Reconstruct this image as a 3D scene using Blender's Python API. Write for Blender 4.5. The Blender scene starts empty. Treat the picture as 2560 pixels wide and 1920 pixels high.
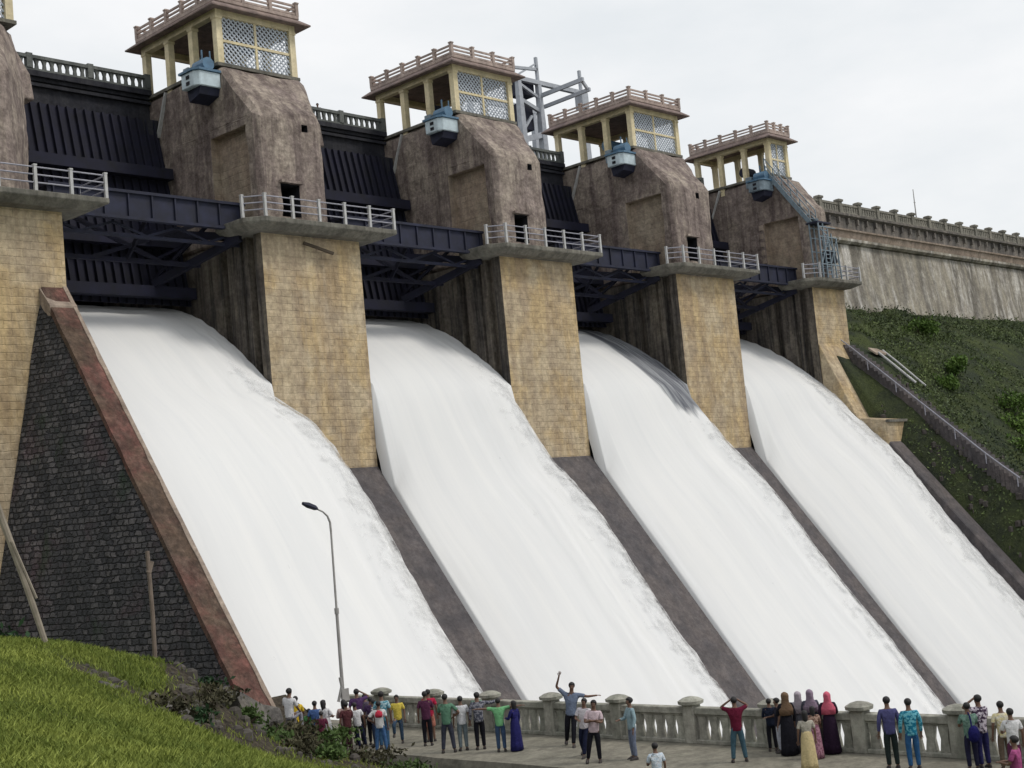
import bpy, bmesh, math, random
import numpy as np
from mathutils import Vector, Matrix, noise as mnoise

random.seed(7)
RNG = np.random.default_rng(7)
scene = bpy.context.scene
COL = scene.collection
R = math.radians

# ------------------------------------------------------------------ materials
def new_mat(name):
    m = bpy.data.materials.new(name)
    m.use_nodes = True
    nt = m.node_tree
    for n in list(nt.nodes):
        if n.type != 'OUTPUT_MATERIAL':
            nt.nodes.remove(n)
    out = nt.nodes['Material Output']
    b = nt.nodes.new('ShaderNodeBsdfPrincipled')
    nt.links.new(b.outputs[0], out.inputs[0])
    return m, nt, b

def N(nt, typ, **kw):
    n = nt.nodes.new(typ)
    for k, v in kw.items():
        setattr(n, k, v)
    return n

def pos_vec(nt, scale=(1, 1, 1), rot=(0, 0, 0)):
    g = N(nt, 'ShaderNodeNewGeometry')
    mp = N(nt, 'ShaderNodeMapping')
    mp.inputs['Scale'].default_value = scale
    mp.inputs['Rotation'].default_value = rot
    nt.links.new(g.outputs['Position'], mp.inputs['Vector'])
    return mp.outputs[0]

def noise_tex(nt, vec, scale, detail=5, rough=0.6, dist=0.0):
    n = N(nt, 'ShaderNodeTexNoise')
    n.inputs['Scale'].default_value = scale
    n.inputs['Detail'].default_value = detail
    n.inputs['Roughness'].default_value = rough
    n.inputs['Distortion'].default_value = dist
    nt.links.new(vec, n.inputs['Vector'])
    return n.outputs['Fac']

def ramp(nt, fac, lo, hi, c0=(0, 0, 0, 1), c1=(1, 1, 1, 1)):
    r = N(nt, 'ShaderNodeValToRGB')
    r.color_ramp.elements[0].position = lo
    r.color_ramp.elements[1].position = hi
    r.color_ramp.elements[0].color = c0
    r.color_ramp.elements[1].color = c1
    nt.links.new(fac, r.inputs['Fac'])
    return r.outputs['Color']

def mix(nt, fac, a, b, mode='MIX'):
    m = N(nt, 'ShaderNodeMix', data_type='RGBA', blend_type=mode)
    def put(sock, v):
        if isinstance(v, (tuple, list)):
            sock.default_value = (*v[:3], 1)
        elif isinstance(v, (int, float)):
            sock.default_value = v
        else:
            nt.links.new(v, sock)
    put(m.inputs[0], fac)
    put(m.inputs[6], a)
    put(m.inputs[7], b)
    return m.outputs[2]

def math_n(nt, op, a, b=None):
    m = N(nt, 'ShaderNodeMath', operation=op)
    for i, v in enumerate((a, b)):
        if v is None:
            continue
        if isinstance(v, (int, float)):
            m.inputs[i].default_value = v
        else:
            nt.links.new(v, m.inputs[i])
    return m.outputs[0]

def bump(nt, b, h, strength=0.4, dist=0.1):
    n = N(nt, 'ShaderNodeBump')
    n.inputs['Strength'].default_value = strength
    n.inputs['Distance'].default_value = dist
    nt.links.new(h, n.inputs['Height'])
    nt.links.new(n.outputs[0], b.inputs['Normal'])

def plain(name, col, rough=0.7, metal=0.0, var=0.25, scale=3.0):
    m, nt, b = new_mat(name)
    f = noise_tex(nt, pos_vec(nt), scale, 5, 0.65)
    c = mix(nt, ramp(nt, f, 0.3, 0.75), tuple(x * (1 - var) for x in col), tuple(min(1, x * (1 + var)) for x in col))
    nt.links.new(c, b.inputs['Base Color'])
    b.inputs['Roughness'].default_value = rough
    b.inputs['Metallic'].default_value = metal
    return m

def weathered(name, base, dark, tint, streak=0.6, patch=0.5, blocks=None, mortar=0.5, rough=0.9, bs=0.5,
              light=None, light_amt=0.4, fine=0.35, streak_scale=1.3):
    """stained concrete or stone: vertical run-off streaks, patches, fine grain, optional coursed blocks"""
    m, nt, b = new_mat(name)
    p = pos_vec(nt)
    ps = pos_vec(nt, (streak_scale, streak_scale, 0.09))
    f_patch = noise_tex(nt, p, 0.33, 6, 0.62, 0.4)
    f_str = noise_tex(nt, ps, 1.0, 6, 0.7, 0.3)
    f_str2 = noise_tex(nt, pos_vec(nt, (1.9 * streak_scale, 1.9 * streak_scale, 0.2)), 1.0, 6, 0.68, .5)
    f_mask = ramp(nt, noise_tex(nt, p, 0.16, 5, 0.65), 0.40, 0.60)
    f_fine = noise_tex(nt, p, 5.0, 7, 0.7)
    c = mix(nt, ramp(nt, f_patch, 0.43, 0.57), base, tint)
    c2 = mix(nt, patch, base, c)
    s = math_n(nt, 'MULTIPLY', ramp(nt, f_str, 0.43, 0.60), streak)
    c3 = mix(nt, s, c2, dark)
    if light:
        l = math_n(nt, 'MULTIPLY', math_n(nt, 'MULTIPLY', ramp(nt, f_str2, 0.46, 0.66), light_amt), math_n(nt, 'ADD', math_n(nt, 'MULTIPLY', f_mask, .8), .2))
        c3 = mix(nt, l, c3, light)
    mid = ramp(nt, noise_tex(nt, p, 1.6, 5, 0.68), 0.36, 0.62, (1 - fine * .75, 1 - fine * .8, 1 - fine * .8, 1), (1.06, 1.05, 1.04, 1))
    c3 = mix(nt, 1.0, c3, mid, 'MULTIPLY')
    g = ramp(nt, f_fine, 0.3, 0.75, (1 - fine, 1 - fine, 1 - fine, 1), (1 + fine * 0.4, 1 + fine * 0.4, 1 + fine * 0.4, 1))
    c4 = mix(nt, 1.0, c3, g, 'MULTIPLY')
    h = f_fine
    if blocks:
        w, hh, ms = blocks
        ge = N(nt, 'ShaderNodeNewGeometry')
        sx = N(nt, 'ShaderNodeSeparateXYZ')
        nt.links.new(ge.outputs['Position'], sx.inputs[0])
        wob = math_n(nt, 'MULTIPLY', noise_tex(nt, p, 0.8, 3), 0.35)
        u = math_n(nt, 'ADD', math_n(nt, 'ADD', sx.outputs[0], sx.outputs[1]), wob)
        v = math_n(nt, 'ADD', sx.outputs[2], math_n(nt, 'MULTIPLY', noise_tex(nt, p, 1.6, 2), 0.14))
        cb = N(nt, 'ShaderNodeCombineXYZ')
        nt.links.new(u, cb.inputs[0])
        nt.links.new(v, cb.inputs[1])
        br = N(nt, 'ShaderNodeTexBrick')
        br.inputs['Scale'].default_value = 1.0
        br.inputs['Brick Width'].default_value = w
        br.inputs['Row Height'].default_value = hh
        br.inputs['Mortar Size'].default_value = ms
        br.inputs['Mortar Smooth'].default_value = 0.6
        br.inputs['Bias'].default_value = 0.0
        br.inputs['Color1'].default_value = (0.84, 0.83, 0.82, 1)
        br.inputs['Color2'].default_value = (1.1, 1.08, 1.05, 1)
        br.inputs['Mortar'].default_value = (mortar, mortar, mortar, 1)
        nt.links.new(cb.outputs[0], br.inputs['Vector'])
        fade = ramp(nt, noise_tex(nt, p, 0.7, 5, 0.65), 0.42, 0.62)
        bc = mix(nt, fade, (1, 1, 1), br.outputs['Color'])
        c4 = mix(nt, .6, c4, bc, 'MULTIPLY')
        h = math_n(nt, 'ADD', math_n(nt, 'MULTIPLY', f_fine, 0.5), math_n(nt, 'MULTIPLY', br.outputs['Fac'], -0.9))
    nt.links.new(c4, b.inputs['Base Color'])
    b.inputs['Roughness'].default_value = rough
    b.inputs['Specular IOR Level'].default_value = 0.25
    bump(nt, b, h, bs, 0.12)
    return m

M = {}
M['pier'] = weathered('ochre_block_stone', (0.56, 0.465, 0.32), (0.33, 0.25, 0.18), (0.57, 0.43, 0.235), streak=0.55, patch=0.9,
                      blocks=(0.72, 0.36, 0.03), mortar=0.6, bs=0.45, light=(0.60, 0.52, 0.40), light_amt=0.35)
M['head'] = weathered('stained_concrete', (0.43, 0.37, 0.315), (0.16, 0.125, 0.12), (0.31, 0.255, 0.235), streak=0.85, patch=0.9,
                      bs=0.6, light=(0.43, 0.37, 0.31), light_amt=0.65, fine=0.5)
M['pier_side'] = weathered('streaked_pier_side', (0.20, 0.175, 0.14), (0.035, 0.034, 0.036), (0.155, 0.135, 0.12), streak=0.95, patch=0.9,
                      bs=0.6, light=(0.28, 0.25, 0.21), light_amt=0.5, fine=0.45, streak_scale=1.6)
M['head_panel'] = weathered('panel_stone', (0.40, 0.34, 0.265), (0.24, 0.19, 0.16), (0.40, 0.31, 0.24), streak=0.45, patch=0.7,
                            blocks=(1.1, 0.4, 0.03), mortar=0.75, bs=0.4, light=(0.42, 0.37, 0.31), light_amt=0.4)
M['slab'] = weathered('grey_slab', (0.20, 0.195, 0.17), (0.075, 0.075, 0.065), (0.24, 0.225, 0.19), streak=0.5, bs=0.4)
M['wetwall'] = weathered('wet_dark_concrete', (0.105, 0.095, 0.10), (0.055, 0.055, 0.062), (0.15, 0.13, 0.125), streak=0.5, patch=0.7,
                         rough=0.7, bs=0.5)
M['damwall'] = weathered('lime_stained_wall', (0.34, 0.31, 0.255), (0.15, 0.14, 0.125), (0.40, 0.37, 0.30), streak=0.8, patch=0.95,
                         bs=0.5, light=(0.78, 0.76, 0.72), light_amt=0.9, streak_scale=0.55)
M['cornice'] = weathered('dark_grey_cornice', (0.20, 0.185, 0.165), (0.08, 0.078, 0.08), (0.25, 0.22, 0.20), streak=0.7, bs=0.5,
                         light=(0.4, 0.37, 0.34), light_amt=0.3)  # dark grey base with darker vertical streaks
M['parapet'] = weathered('grey_parapet', (0.27, 0.26, 0.225), (0.13, 0.13, 0.115), (0.33, 0.31, 0.26), streak=0.5, bs=0.4)
M['bridge'] = weathered('dark_bridge_concrete', (0.035, 0.037, 0.048), (0.014, 0.015, 0.024), (0.06, 0.06, 0.066), streak=0.6, bs=0.4)
M['bridge_rail'] = weathered('aged_balustrade', (0.16, 0.175, 0.17), (0.07, 0.08, 0.085), (0.20, 0.21, 0.2), streak=0.5, bs=0.3)
M['steel'] = plain('dark_painted_steel', (0.010, 0.0125, 0.033), 0.75, 0.0, 0.5, 1.5)
M['steel2'] = plain('shaded_navy_gate_steel', (0.0025, 0.003, 0.016), 0.85, 0.0, 0.5, 1.2)  # dark steel, with the blue-black shade of the bays put into its colour
M['steel3'] = plain('shaded_gate_frame', (0.0035, 0.0042, 0.019), 0.8, 0.0, 0.6, 1.0)  # girders and arms also take the bay shade in their colour
M['yellow'] = weathered('yellow_limewash', (0.74, 0.65, 0.42), (0.52, 0.43, 0.28), (0.76, 0.68, 0.50), streak=0.35, bs=0.2, fine=0.2)
M['trim'] = weathered('faded_pink_trim', (0.46, 0.37, 0.33), (0.22, 0.18, 0.165), (0.52, 0.44, 0.40), streak=0.5, bs=0.3, fine=0.3)
M['eave'] = weathered('brown_eave', (0.26, 0.20, 0.185), (0.13, 0.105, 0.105), (0.30, 0.235, 0.20), streak=0.5, bs=0.3, fine=0.3)
M['soffit'] = plain('dim_ceiling', (0.10, 0.085, 0.09), 0.9)
M['lattice'] = plain('pale_blue_lattice', (0.46, 0.50, 0.56), 0.7, 0, 0.2)
M['bluebox'] = plain('pale_blue_paint', (0.48, 0.57, 0.62), 0.5, 0, 0.2, 2.5)
M['bluedark'] = plain('strong_blue_paint', (0.07, 0.15, 0.24), 0.45, 0, 0.3)
M['bluegrey'] = plain('blue_grey_steel', (0.17, 0.22, 0.26), 0.5, 0.1, 0.3)
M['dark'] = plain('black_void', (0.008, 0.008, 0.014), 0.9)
M['rail'] = plain('whitewashed_rail', (0.43, 0.43, 0.43), 0.6, 0, 0.2)
M['railpipe'] = plain('dull_pipe', (0.28, 0.28, 0.33), 0.5, 0, 0.2)
M['crane'] = plain('pale_grey_crane_paint', (0.36, 0.385, 0.43), 0.5, 0, 0.2)
M['pole'] = plain('weathered_pole', (0.30, 0.26, 0.21), 0.8, 0, 0.3)
M['lamp'] = plain('galvanised_grey', (0.33, 0.32, 0.31), 0.6, 0.2, 0.2)
M['redcap'] = weathered('red_plaster', (0.20, 0.092, 0.078), (0.065, 0.05, 0.042), (0.13, 0.09, 0.065), streak=0.6, patch=1.0, bs=0.7,
                        light=(0.33, 0.24, 0.19), light_amt=0.3, fine=0.5)
M['palecap'] = weathered('pale_edge', (0.36, 0.29, 0.235), (0.16, 0.13, 0.11), (0.45, 0.38, 0.32), streak=0.4, bs=0.4)
M['terrace'] = weathered('worn_paving', (0.235, 0.225, 0.185), (0.13, 0.13, 0.10), (0.27, 0.255, 0.21), streak=0.3, patch=0.9, bs=0.4)
M['balus'] = weathered('mossy_balustrade', (0.38, 0.38, 0.33), (0.19, 0.205, 0.165), (0.44, 0.42, 0.37), streak=0.6, bs=0.4, fine=0.4)
M['rock'] = weathered('grey_rock', (0.14, 0.135, 0.13), (0.05, 0.05, 0.045), (0.20, 0.185, 0.16), streak=0.2, patch=0.9, bs=0.9, fine=0.5)

def masonry():
    m, nt, b = new_mat('dark_rubble_masonry')
    p = pos_vec(nt)
    ge = N(nt, 'ShaderNodeNewGeometry')
    sx = N(nt, 'ShaderNodeSeparateXYZ')
    nt.links.new(ge.outputs['Position'], sx.inputs[0])
    wob = noise_tex(nt, p, 1.3, 3)
    u = math_n(nt, 'ADD', sx.outputs[1], math_n(nt, 'MULTIPLY', wob, 0.3))
    v = math_n(nt, 'ADD', sx.outputs[2], math_n(nt, 'MULTIPLY', noise_tex(nt, p, 2.2, 2), 0.16))
    cb = N(nt, 'ShaderNodeCombineXYZ')
    nt.links.new(u, cb.inputs[0])
    nt.links.new(v, cb.inputs[1])
    jit = N(nt, 'ShaderNodeTexNoise')
    jit.inputs['Scale'].default_value = 2.6
    jit.inputs['Detail'].default_value = 4
    nt.links.new(p, jit.inputs['Vector'])
    jv = N(nt, 'ShaderNodeVectorMath', operation='MULTIPLY_ADD')
    nt.links.new(jit.outputs['Color'], jv.inputs[0])
    jv.inputs[1].default_value = (.34, .13, 0)
    nt.links.new(cb.outputs[0], jv.inputs[2])
    br = N(nt, 'ShaderNodeTexBrick')
    br.inputs['Scale'].default_value = 1.0
    br.inputs['Brick Width'].default_value = 0.33
    br.inputs['Row Height'].default_value = 0.25
    br.inputs['Mortar Size'].default_value = 0.05
    br.inputs['Mortar Smooth'].default_value = 1.0
    br.inputs['Bias'].default_value = -.25
    br.inputs['Color1'].default_value = (0.042, 0.042, 0.046, 1)
    br.inputs['Color2'].default_value = (0.185, 0.168, 0.168, 1)
    br.inputs['Mortar'].default_value = (0.014, 0.014, 0.02, 1)
    nt.links.new(jv.outputs[0], br.inputs['Vector'])
    stone = br.outputs['Color']
    gapf = math_n(nt, 'SUBTRACT', 1.0, br.outputs['Fac'])
    patch = ramp(nt, noise_tex(nt, p, 0.35, 5, 0.6, 0.5), 0.38, 0.62)
    c = mix(nt, patch, mix(nt, .65, stone, (0.045, 0.046, 0.05)), stone)
    red = ramp(nt, noise_tex(nt, p, 0.5, 4, 0.6), 0.55, 0.7)
    c = mix(nt, math_n(nt, 'MULTIPLY', red, 0.35), c, (0.13, 0.065, 0.08))
    moss = ramp(nt, noise_tex(nt, pos_vec(nt, (1, 1, 0.5)), 0.7, 6, 0.7), 0.58, 0.68)
    c = mix(nt, math_n(nt, 'MULTIPLY', moss, 0.6), c, (0.022, 0.045, 0.02))
    g = ramp(nt, noise_tex(nt, p, 7, 5, 0.7), 0.3, 0.75, (0.5, 0.5, 0.5, 1), (1.35, 1.35, 1.35, 1))
    c = mix(nt, 1.0, c, g, 'MULTIPLY')
    nt.links.new(c, b.inputs['Base Color'])
    b.inputs['Roughness'].default_value = 0.9
    h = math_n(nt, 'ADD', math_n(nt, 'MULTIPLY', noise_tex(nt, p, 7, 5, 0.7), 0.6), math_n(nt, 'MULTIPLY', gapf, 1.0))
    bump(nt, b, h, 0.9, 0.15)
    return m
M['masonry'] = masonry()

def ground_mat():
    m, nt, b = new_mat('hillside_ground')
    p = pos_vec(nt)
    a = noise_tex(nt, p, 0.45, 7, 0.65, 0.3)
    f = noise_tex(nt, p, 6, 6, 0.7)
    c = mix(nt, ramp(nt, a, 0.35, 0.65), (0.055, 0.085, 0.018), (0.10, 0.12, 0.022))
    soil = ramp(nt, noise_tex(nt, p, 0.8, 5, 0.65), 0.56, 0.7)
    c = mix(nt, math_n(nt, 'MULTIPLY', soil, 0.6), c, (0.085, 0.07, 0.045))
    at = N(nt, 'ShaderNodeAttribute', attribute_name='soil')
    c = mix(nt, at.outputs['Fac'], c, mix(nt, ramp(nt, f, 0.35, 0.7), (0.045, 0.038, 0.034), (0.10, 0.085, 0.065)))
    ab = N(nt, 'ShaderNodeAttribute', attribute_name='bank')
    c = mix(nt, ab.outputs['Fac'], c, mix(nt, ramp(nt, a, 0.4, 0.62), (0.034, 0.042, 0.032), (0.060, 0.075, 0.034)))
    c = mix(nt, 1.0, c, ramp(nt, f, 0.3, 0.75, (0.6, 0.6, 0.6, 1), (1.3, 1.3, 1.2, 1)), 'MULTIPLY')
    nt.links.new(c, b.inputs['Base Color'])
    b.inputs['Roughness'].default_value = 1.0
    b.inputs['Specular IOR Level'].default_value = 0.1
    bump(nt, b, f, 0.8, 0.2)
    return m
M['ground'] = ground_mat()

def leaf_mat(name, c0, c1, scale=1.0):
    m, nt, b = new_mat(name)
    oi = N(nt, 'ShaderNodeNewGeometry')
    f = ramp(nt, oi.outputs['Random Per Island'], 0.0, 1.0)
    p = pos_vec(nt)
    pt = ramp(nt, noise_tex(nt, p, scale, 4, 0.6), 0.35, 0.65)
    ff = mix(nt, 0.55, f, pt)
    c = mix(nt, ff, c0, c1)
    nt.links.new(c, b.inputs['Base Color'])
    b.inputs['Roughness'].default_value = 0.75
    b.inputs['Specular IOR Level'].default_value = 0.2
    return m
M['grass'] = leaf_mat('meadow_grass', (0.08, 0.12, 0.02), (0.285, 0.325, 0.07), 0.5)
M['weeds'] = leaf_mat('bank_weeds', (0.030, 0.042, 0.034), (0.125, 0.165, 0.055), 0.13)
M['weeds_bright'] = leaf_mat('bright_weeds', (0.05, 0.10, 0.02), (0.11, 0.17, 0.035), 0.4)
M['leaf'] = leaf_mat('shrub_leaves', (0.025, 0.05, 0.015), (0.09, 0.14, 0.04), 0.8)
M['leafdark'] = leaf_mat('dark_leaves', (0.010, 0.025, 0.012), (0.03, 0.07, 0.025), 0.8)
M['dry'] = leaf_mat('dry_scrub', (0.028, 0.028, 0.017), (0.085, 0.078, 0.042), 0.8)
M['stem'] = plain('brown_stem', (0.06, 0.045, 0.03), 0.9)

def water_mat():
    m, nt, b = new_mat('white_spillway_water')
    uv = N(nt, 'ShaderNodeUVMap', uv_map='flow')
    mp = N(nt, 'ShaderNodeMapping')
    mp.inputs['Scale'].default_value = (8.0, 0.45, 1.0)
    nt.links.new(uv.outputs[0], mp.inputs['Vector'])
    mp2 = N(nt, 'ShaderNodeMapping')
    mp2.inputs['Scale'].default_value = (30.0, 1.5, 1.0)
    nt.links.new(uv.outputs[0], mp2.inputs['Vector'])
    s1 = noise_tex(nt, mp.outputs[0], 1.0, 6, 0.62, 0.4)
    s2 = noise_tex(nt, mp2.outputs[0], 1.0, 6, 0.7, 0.5)
    p = pos_vec(nt)
    puff = noise_tex(nt, p, 1.25, 6, 0.66)
    c = mix(nt, ramp(nt, s1, 0.40, 0.66), (0.655, 0.66, 0.665), (0.70, 0.70, 0.695))
    c = mix(nt, math_n(nt, 'MULTIPLY', ramp(nt, s2, 0.50, 0.75), 0.32), c, (0.57, 0.585, 0.60))
    # smooth unaerated water near the sill and along one side of a bay
    at = N(nt, 'ShaderNodeAttribute', attribute_name='glassy')
    gsum = math_n(nt, 'ADD', at.outputs['Fac'], math_n(nt, 'MULTIPLY', math_n(nt, 'SUBTRACT', s2, 0.5), 0.9))
    gf = ramp(nt, gsum, 0.42, 0.62)
    c = mix(nt, gf, c, mix(nt, ramp(nt, s2, 0.4, 0.65), (0.10, 0.105, 0.125), (0.36, 0.375, 0.39)))
    nt.links.new(c, b.inputs['Base Color'])
    b.inputs['Roughness'].default_value = 0.7
    b.inputs['Specular IOR Level'].default_value = 0.15
    b.inputs['Subsurface Weight'].default_value = 0.0
    ea = N(nt, 'ShaderNodeAttribute', attribute_name='edge')
    e = math_n(nt, 'ADD', ea.outputs['Fac'], math_n(nt, 'MULTIPLY', math_n(nt, 'SUBTRACT', math_n(nt, 'ADD', math_n(nt, 'MULTIPLY', puff, 0.7), math_n(nt, 'MULTIPLY', s2, 0.3)), 0.5), 1.7))
    al = ramp(nt, e, 0.25, 0.75, (1, 1, 1, 1), (0, 0, 0, 1))
    nt.links.new(al, b.inputs['Alpha'])
    h = math_n(nt, 'ADD', math_n(nt, 'MULTIPLY', s1, 1.0), math_n(nt, 'MULTIPLY', s2, 0.35))
    bump(nt, b, h, 0.05, 0.4)
    return m
M['water'] = water_mat()
M['foam'] = plain('river_foam', (0.62, 0.64, 0.66), 0.6, 0, 0.2, 0.6)

# ------------------------------------------------------------------ mesh helpers
class MB:
    def __init__(s):
        s.v = []
        s.f = []
    def add(s, vs, fs):
        o = len(s.v)
        s.v += [tuple(p) for p in vs]
        s.f += [tuple(i + o for i in q) for q in fs]
    def box(s, x0, x1, y0, y1, z0, z1):
        s.add([(x0, y0, z0), (x1, y0, z0), (x1, y1, z0), (x0, y1, z0), (x0, y0, z1), (x1, y0, z1), (x1, y1, z1), (x0, y1, z1)],
              [(0, 3, 2, 1), (4, 5, 6, 7), (0, 1, 5, 4), (1, 2, 6, 5), (2, 3, 7, 6), (3, 0, 4, 7)])
    def loft(s, rings):
        """rings: list of equally long closed point loops"""
        n = len(rings[0])
        vs = [p for r in rings for p in r]
        fs = []
        for k in range(len(rings) - 1):
            for i in range(n):
                j = (i + 1) % n
                fs.append((k * n + i, k * n + j, (k + 1) * n + j, (k + 1) * n + i))
        fs.append(tuple(range(n - 1, -1, -1)))
        fs.append(tuple((len(rings) - 1) * n + i for i in range(n)))
        s.add(vs, fs)
    def prism_z(s, poly, z0, z1):
        s.loft([[(x, y, z0) for x, y in poly], [(x, y, z1) for x, y in poly]])
    def prism_x(s, poly, x0, x1):
        s.loft([[(x0, y, z) for y, z in poly], [(x1, y, z) for y, z in poly]])
    def bar(s, a, b, w, h=None):
        """square bar from a to b"""
        h = h or w
        a, b = Vector(a), Vector(b)
        d = (b - a).normalized()
        up = Vector((0, 0, 1)) if abs(d.z) < 0.95 else Vector((1, 0, 0))
        sx = d.cross(up).normalized() * (w / 2)
        sy = sx.cross(d).normalized() * (h / 2)
        r0 = [a + sx + sy, a - sx + sy, a - sx - sy, a + sx - sy]
        r1 = [b + sx + sy, b - sx + sy, b - sx - sy, b + sx - sy]
        s.loft([r0, r1])
    def tube(s, pts, r, n=8):
        pts = [Vector(p) for p in pts]
        rr = r if isinstance(r, (list, tuple)) else [r] * len(pts)
        rings = []
        for i, p in enumerate(pts):
            d = (pts[min(i + 1, len(pts) - 1)] - pts[max(i - 1, 0)]).normalized()
            up = Vector((0, 0, 1)) if abs(d.z) < 0.9 else Vector((1, 0, 0))
            sx = d.cross(up).normalized()
            sy = sx.cross(d).normalized()
            rings.append([p + (sx * math.cos(t) + sy * math.sin(t)) * rr[i] for t in [2 * math.pi * k / n for k in range(n)]])
        s.loft(rings)
    def build(s, name, mat, parent=None, origin=(0, 0, 0), bevel=0.0, smooth=False):
        o = Vector(origin)
        me = bpy.data.meshes.new(name)
        me.from_pydata([tuple(Vector(p) - o) for p in s.v], [], s.f)
        bm = bmesh.new()
        bm.from_mesh(me)
        bmesh.ops.recalc_face_normals(bm, faces=bm.faces)
        if bevel > 0:
            es = [e for e in bm.edges if len(e.link_faces) == 2 and e.calc_face_angle(0) > 0.5]
            bmesh.ops.bevel(bm, geom=es, offset=bevel, segments=1, affect='EDGES', clamp_overlap=True)
        bm.to_mesh(me)
        bm.free()
        if smooth:
            for p in me.polygons:
                p.use_smooth = True
        me.materials.append(mat)
        ob = bpy.data.objects.new(name, me)
        COL.objects.link(ob)
        if parent is not None:
            ob.parent = parent
        else:
            ob.location = o
        return ob

def tag(o, label=None, cat=None, group=None, kind=None):
    if label: o['label'] = label
    if cat: o['category'] = cat
    if group: o['group'] = group
    if kind: o['kind'] = kind
    return o

def thing(name, loc, label, cat, group=None):
    o = bpy.data.objects.new(name, None)
    o.empty_display_size = 0.3
    o.location = loc
    COL.objects.link(o)
    return tag(o, label, cat, group)

def cut(ob, cutters, panel_mat=None):
    """carve real recesses with box cutters, then drop the cutters"""
    tmp = []
    for i, (x0, x1, y0, y1, z0, z1, mt) in enumerate(cutters):
        m = MB()
        m.box(x0, x1, y0, y1, z0, z1)
        c = m.build('carve', mt or ob.data.materials[0], None)
        c.parent = ob.parent
        tmp.append(c)
        md = ob.modifiers.new('b%d' % i, 'BOOLEAN')
        md.object = c
        md.operation = 'DIFFERENCE'
        md.solver = 'EXACT'
        try:
            md.material_mode = 'TRANSFER'
        except Exception:
            pass
    bpy.context.view_layer.update()
    dg = bpy.context.evaluated_depsgraph_get()
    me = bpy.data.meshes.new_from_object(ob.evaluated_get(dg))
    ob.modifiers.clear()
    old = ob.data
    ob.data = me
    bpy.data.meshes.remove(old)
    for c in tmp:
        d = c.data
        bpy.data.objects.remove(c)
        bpy.data.meshes.remove(d)

def fbm(x, y, z=0.0, s=1.0, o=4):
    return mnoise.fractal(Vector((x * s, y * s, z * s)), 0.8, 2.1, o)

# ------------------------------------------------------------------ dam dimensions
PIERS = [(25.1, 31.65), (42.7, 49.26), (60.28, 66.9), (77.9, 84.85), (95.6, 100.4)]
YF = 57.3
ORD = ['leftmost', 'second', 'third', 'fourth', 'fifth']

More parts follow.
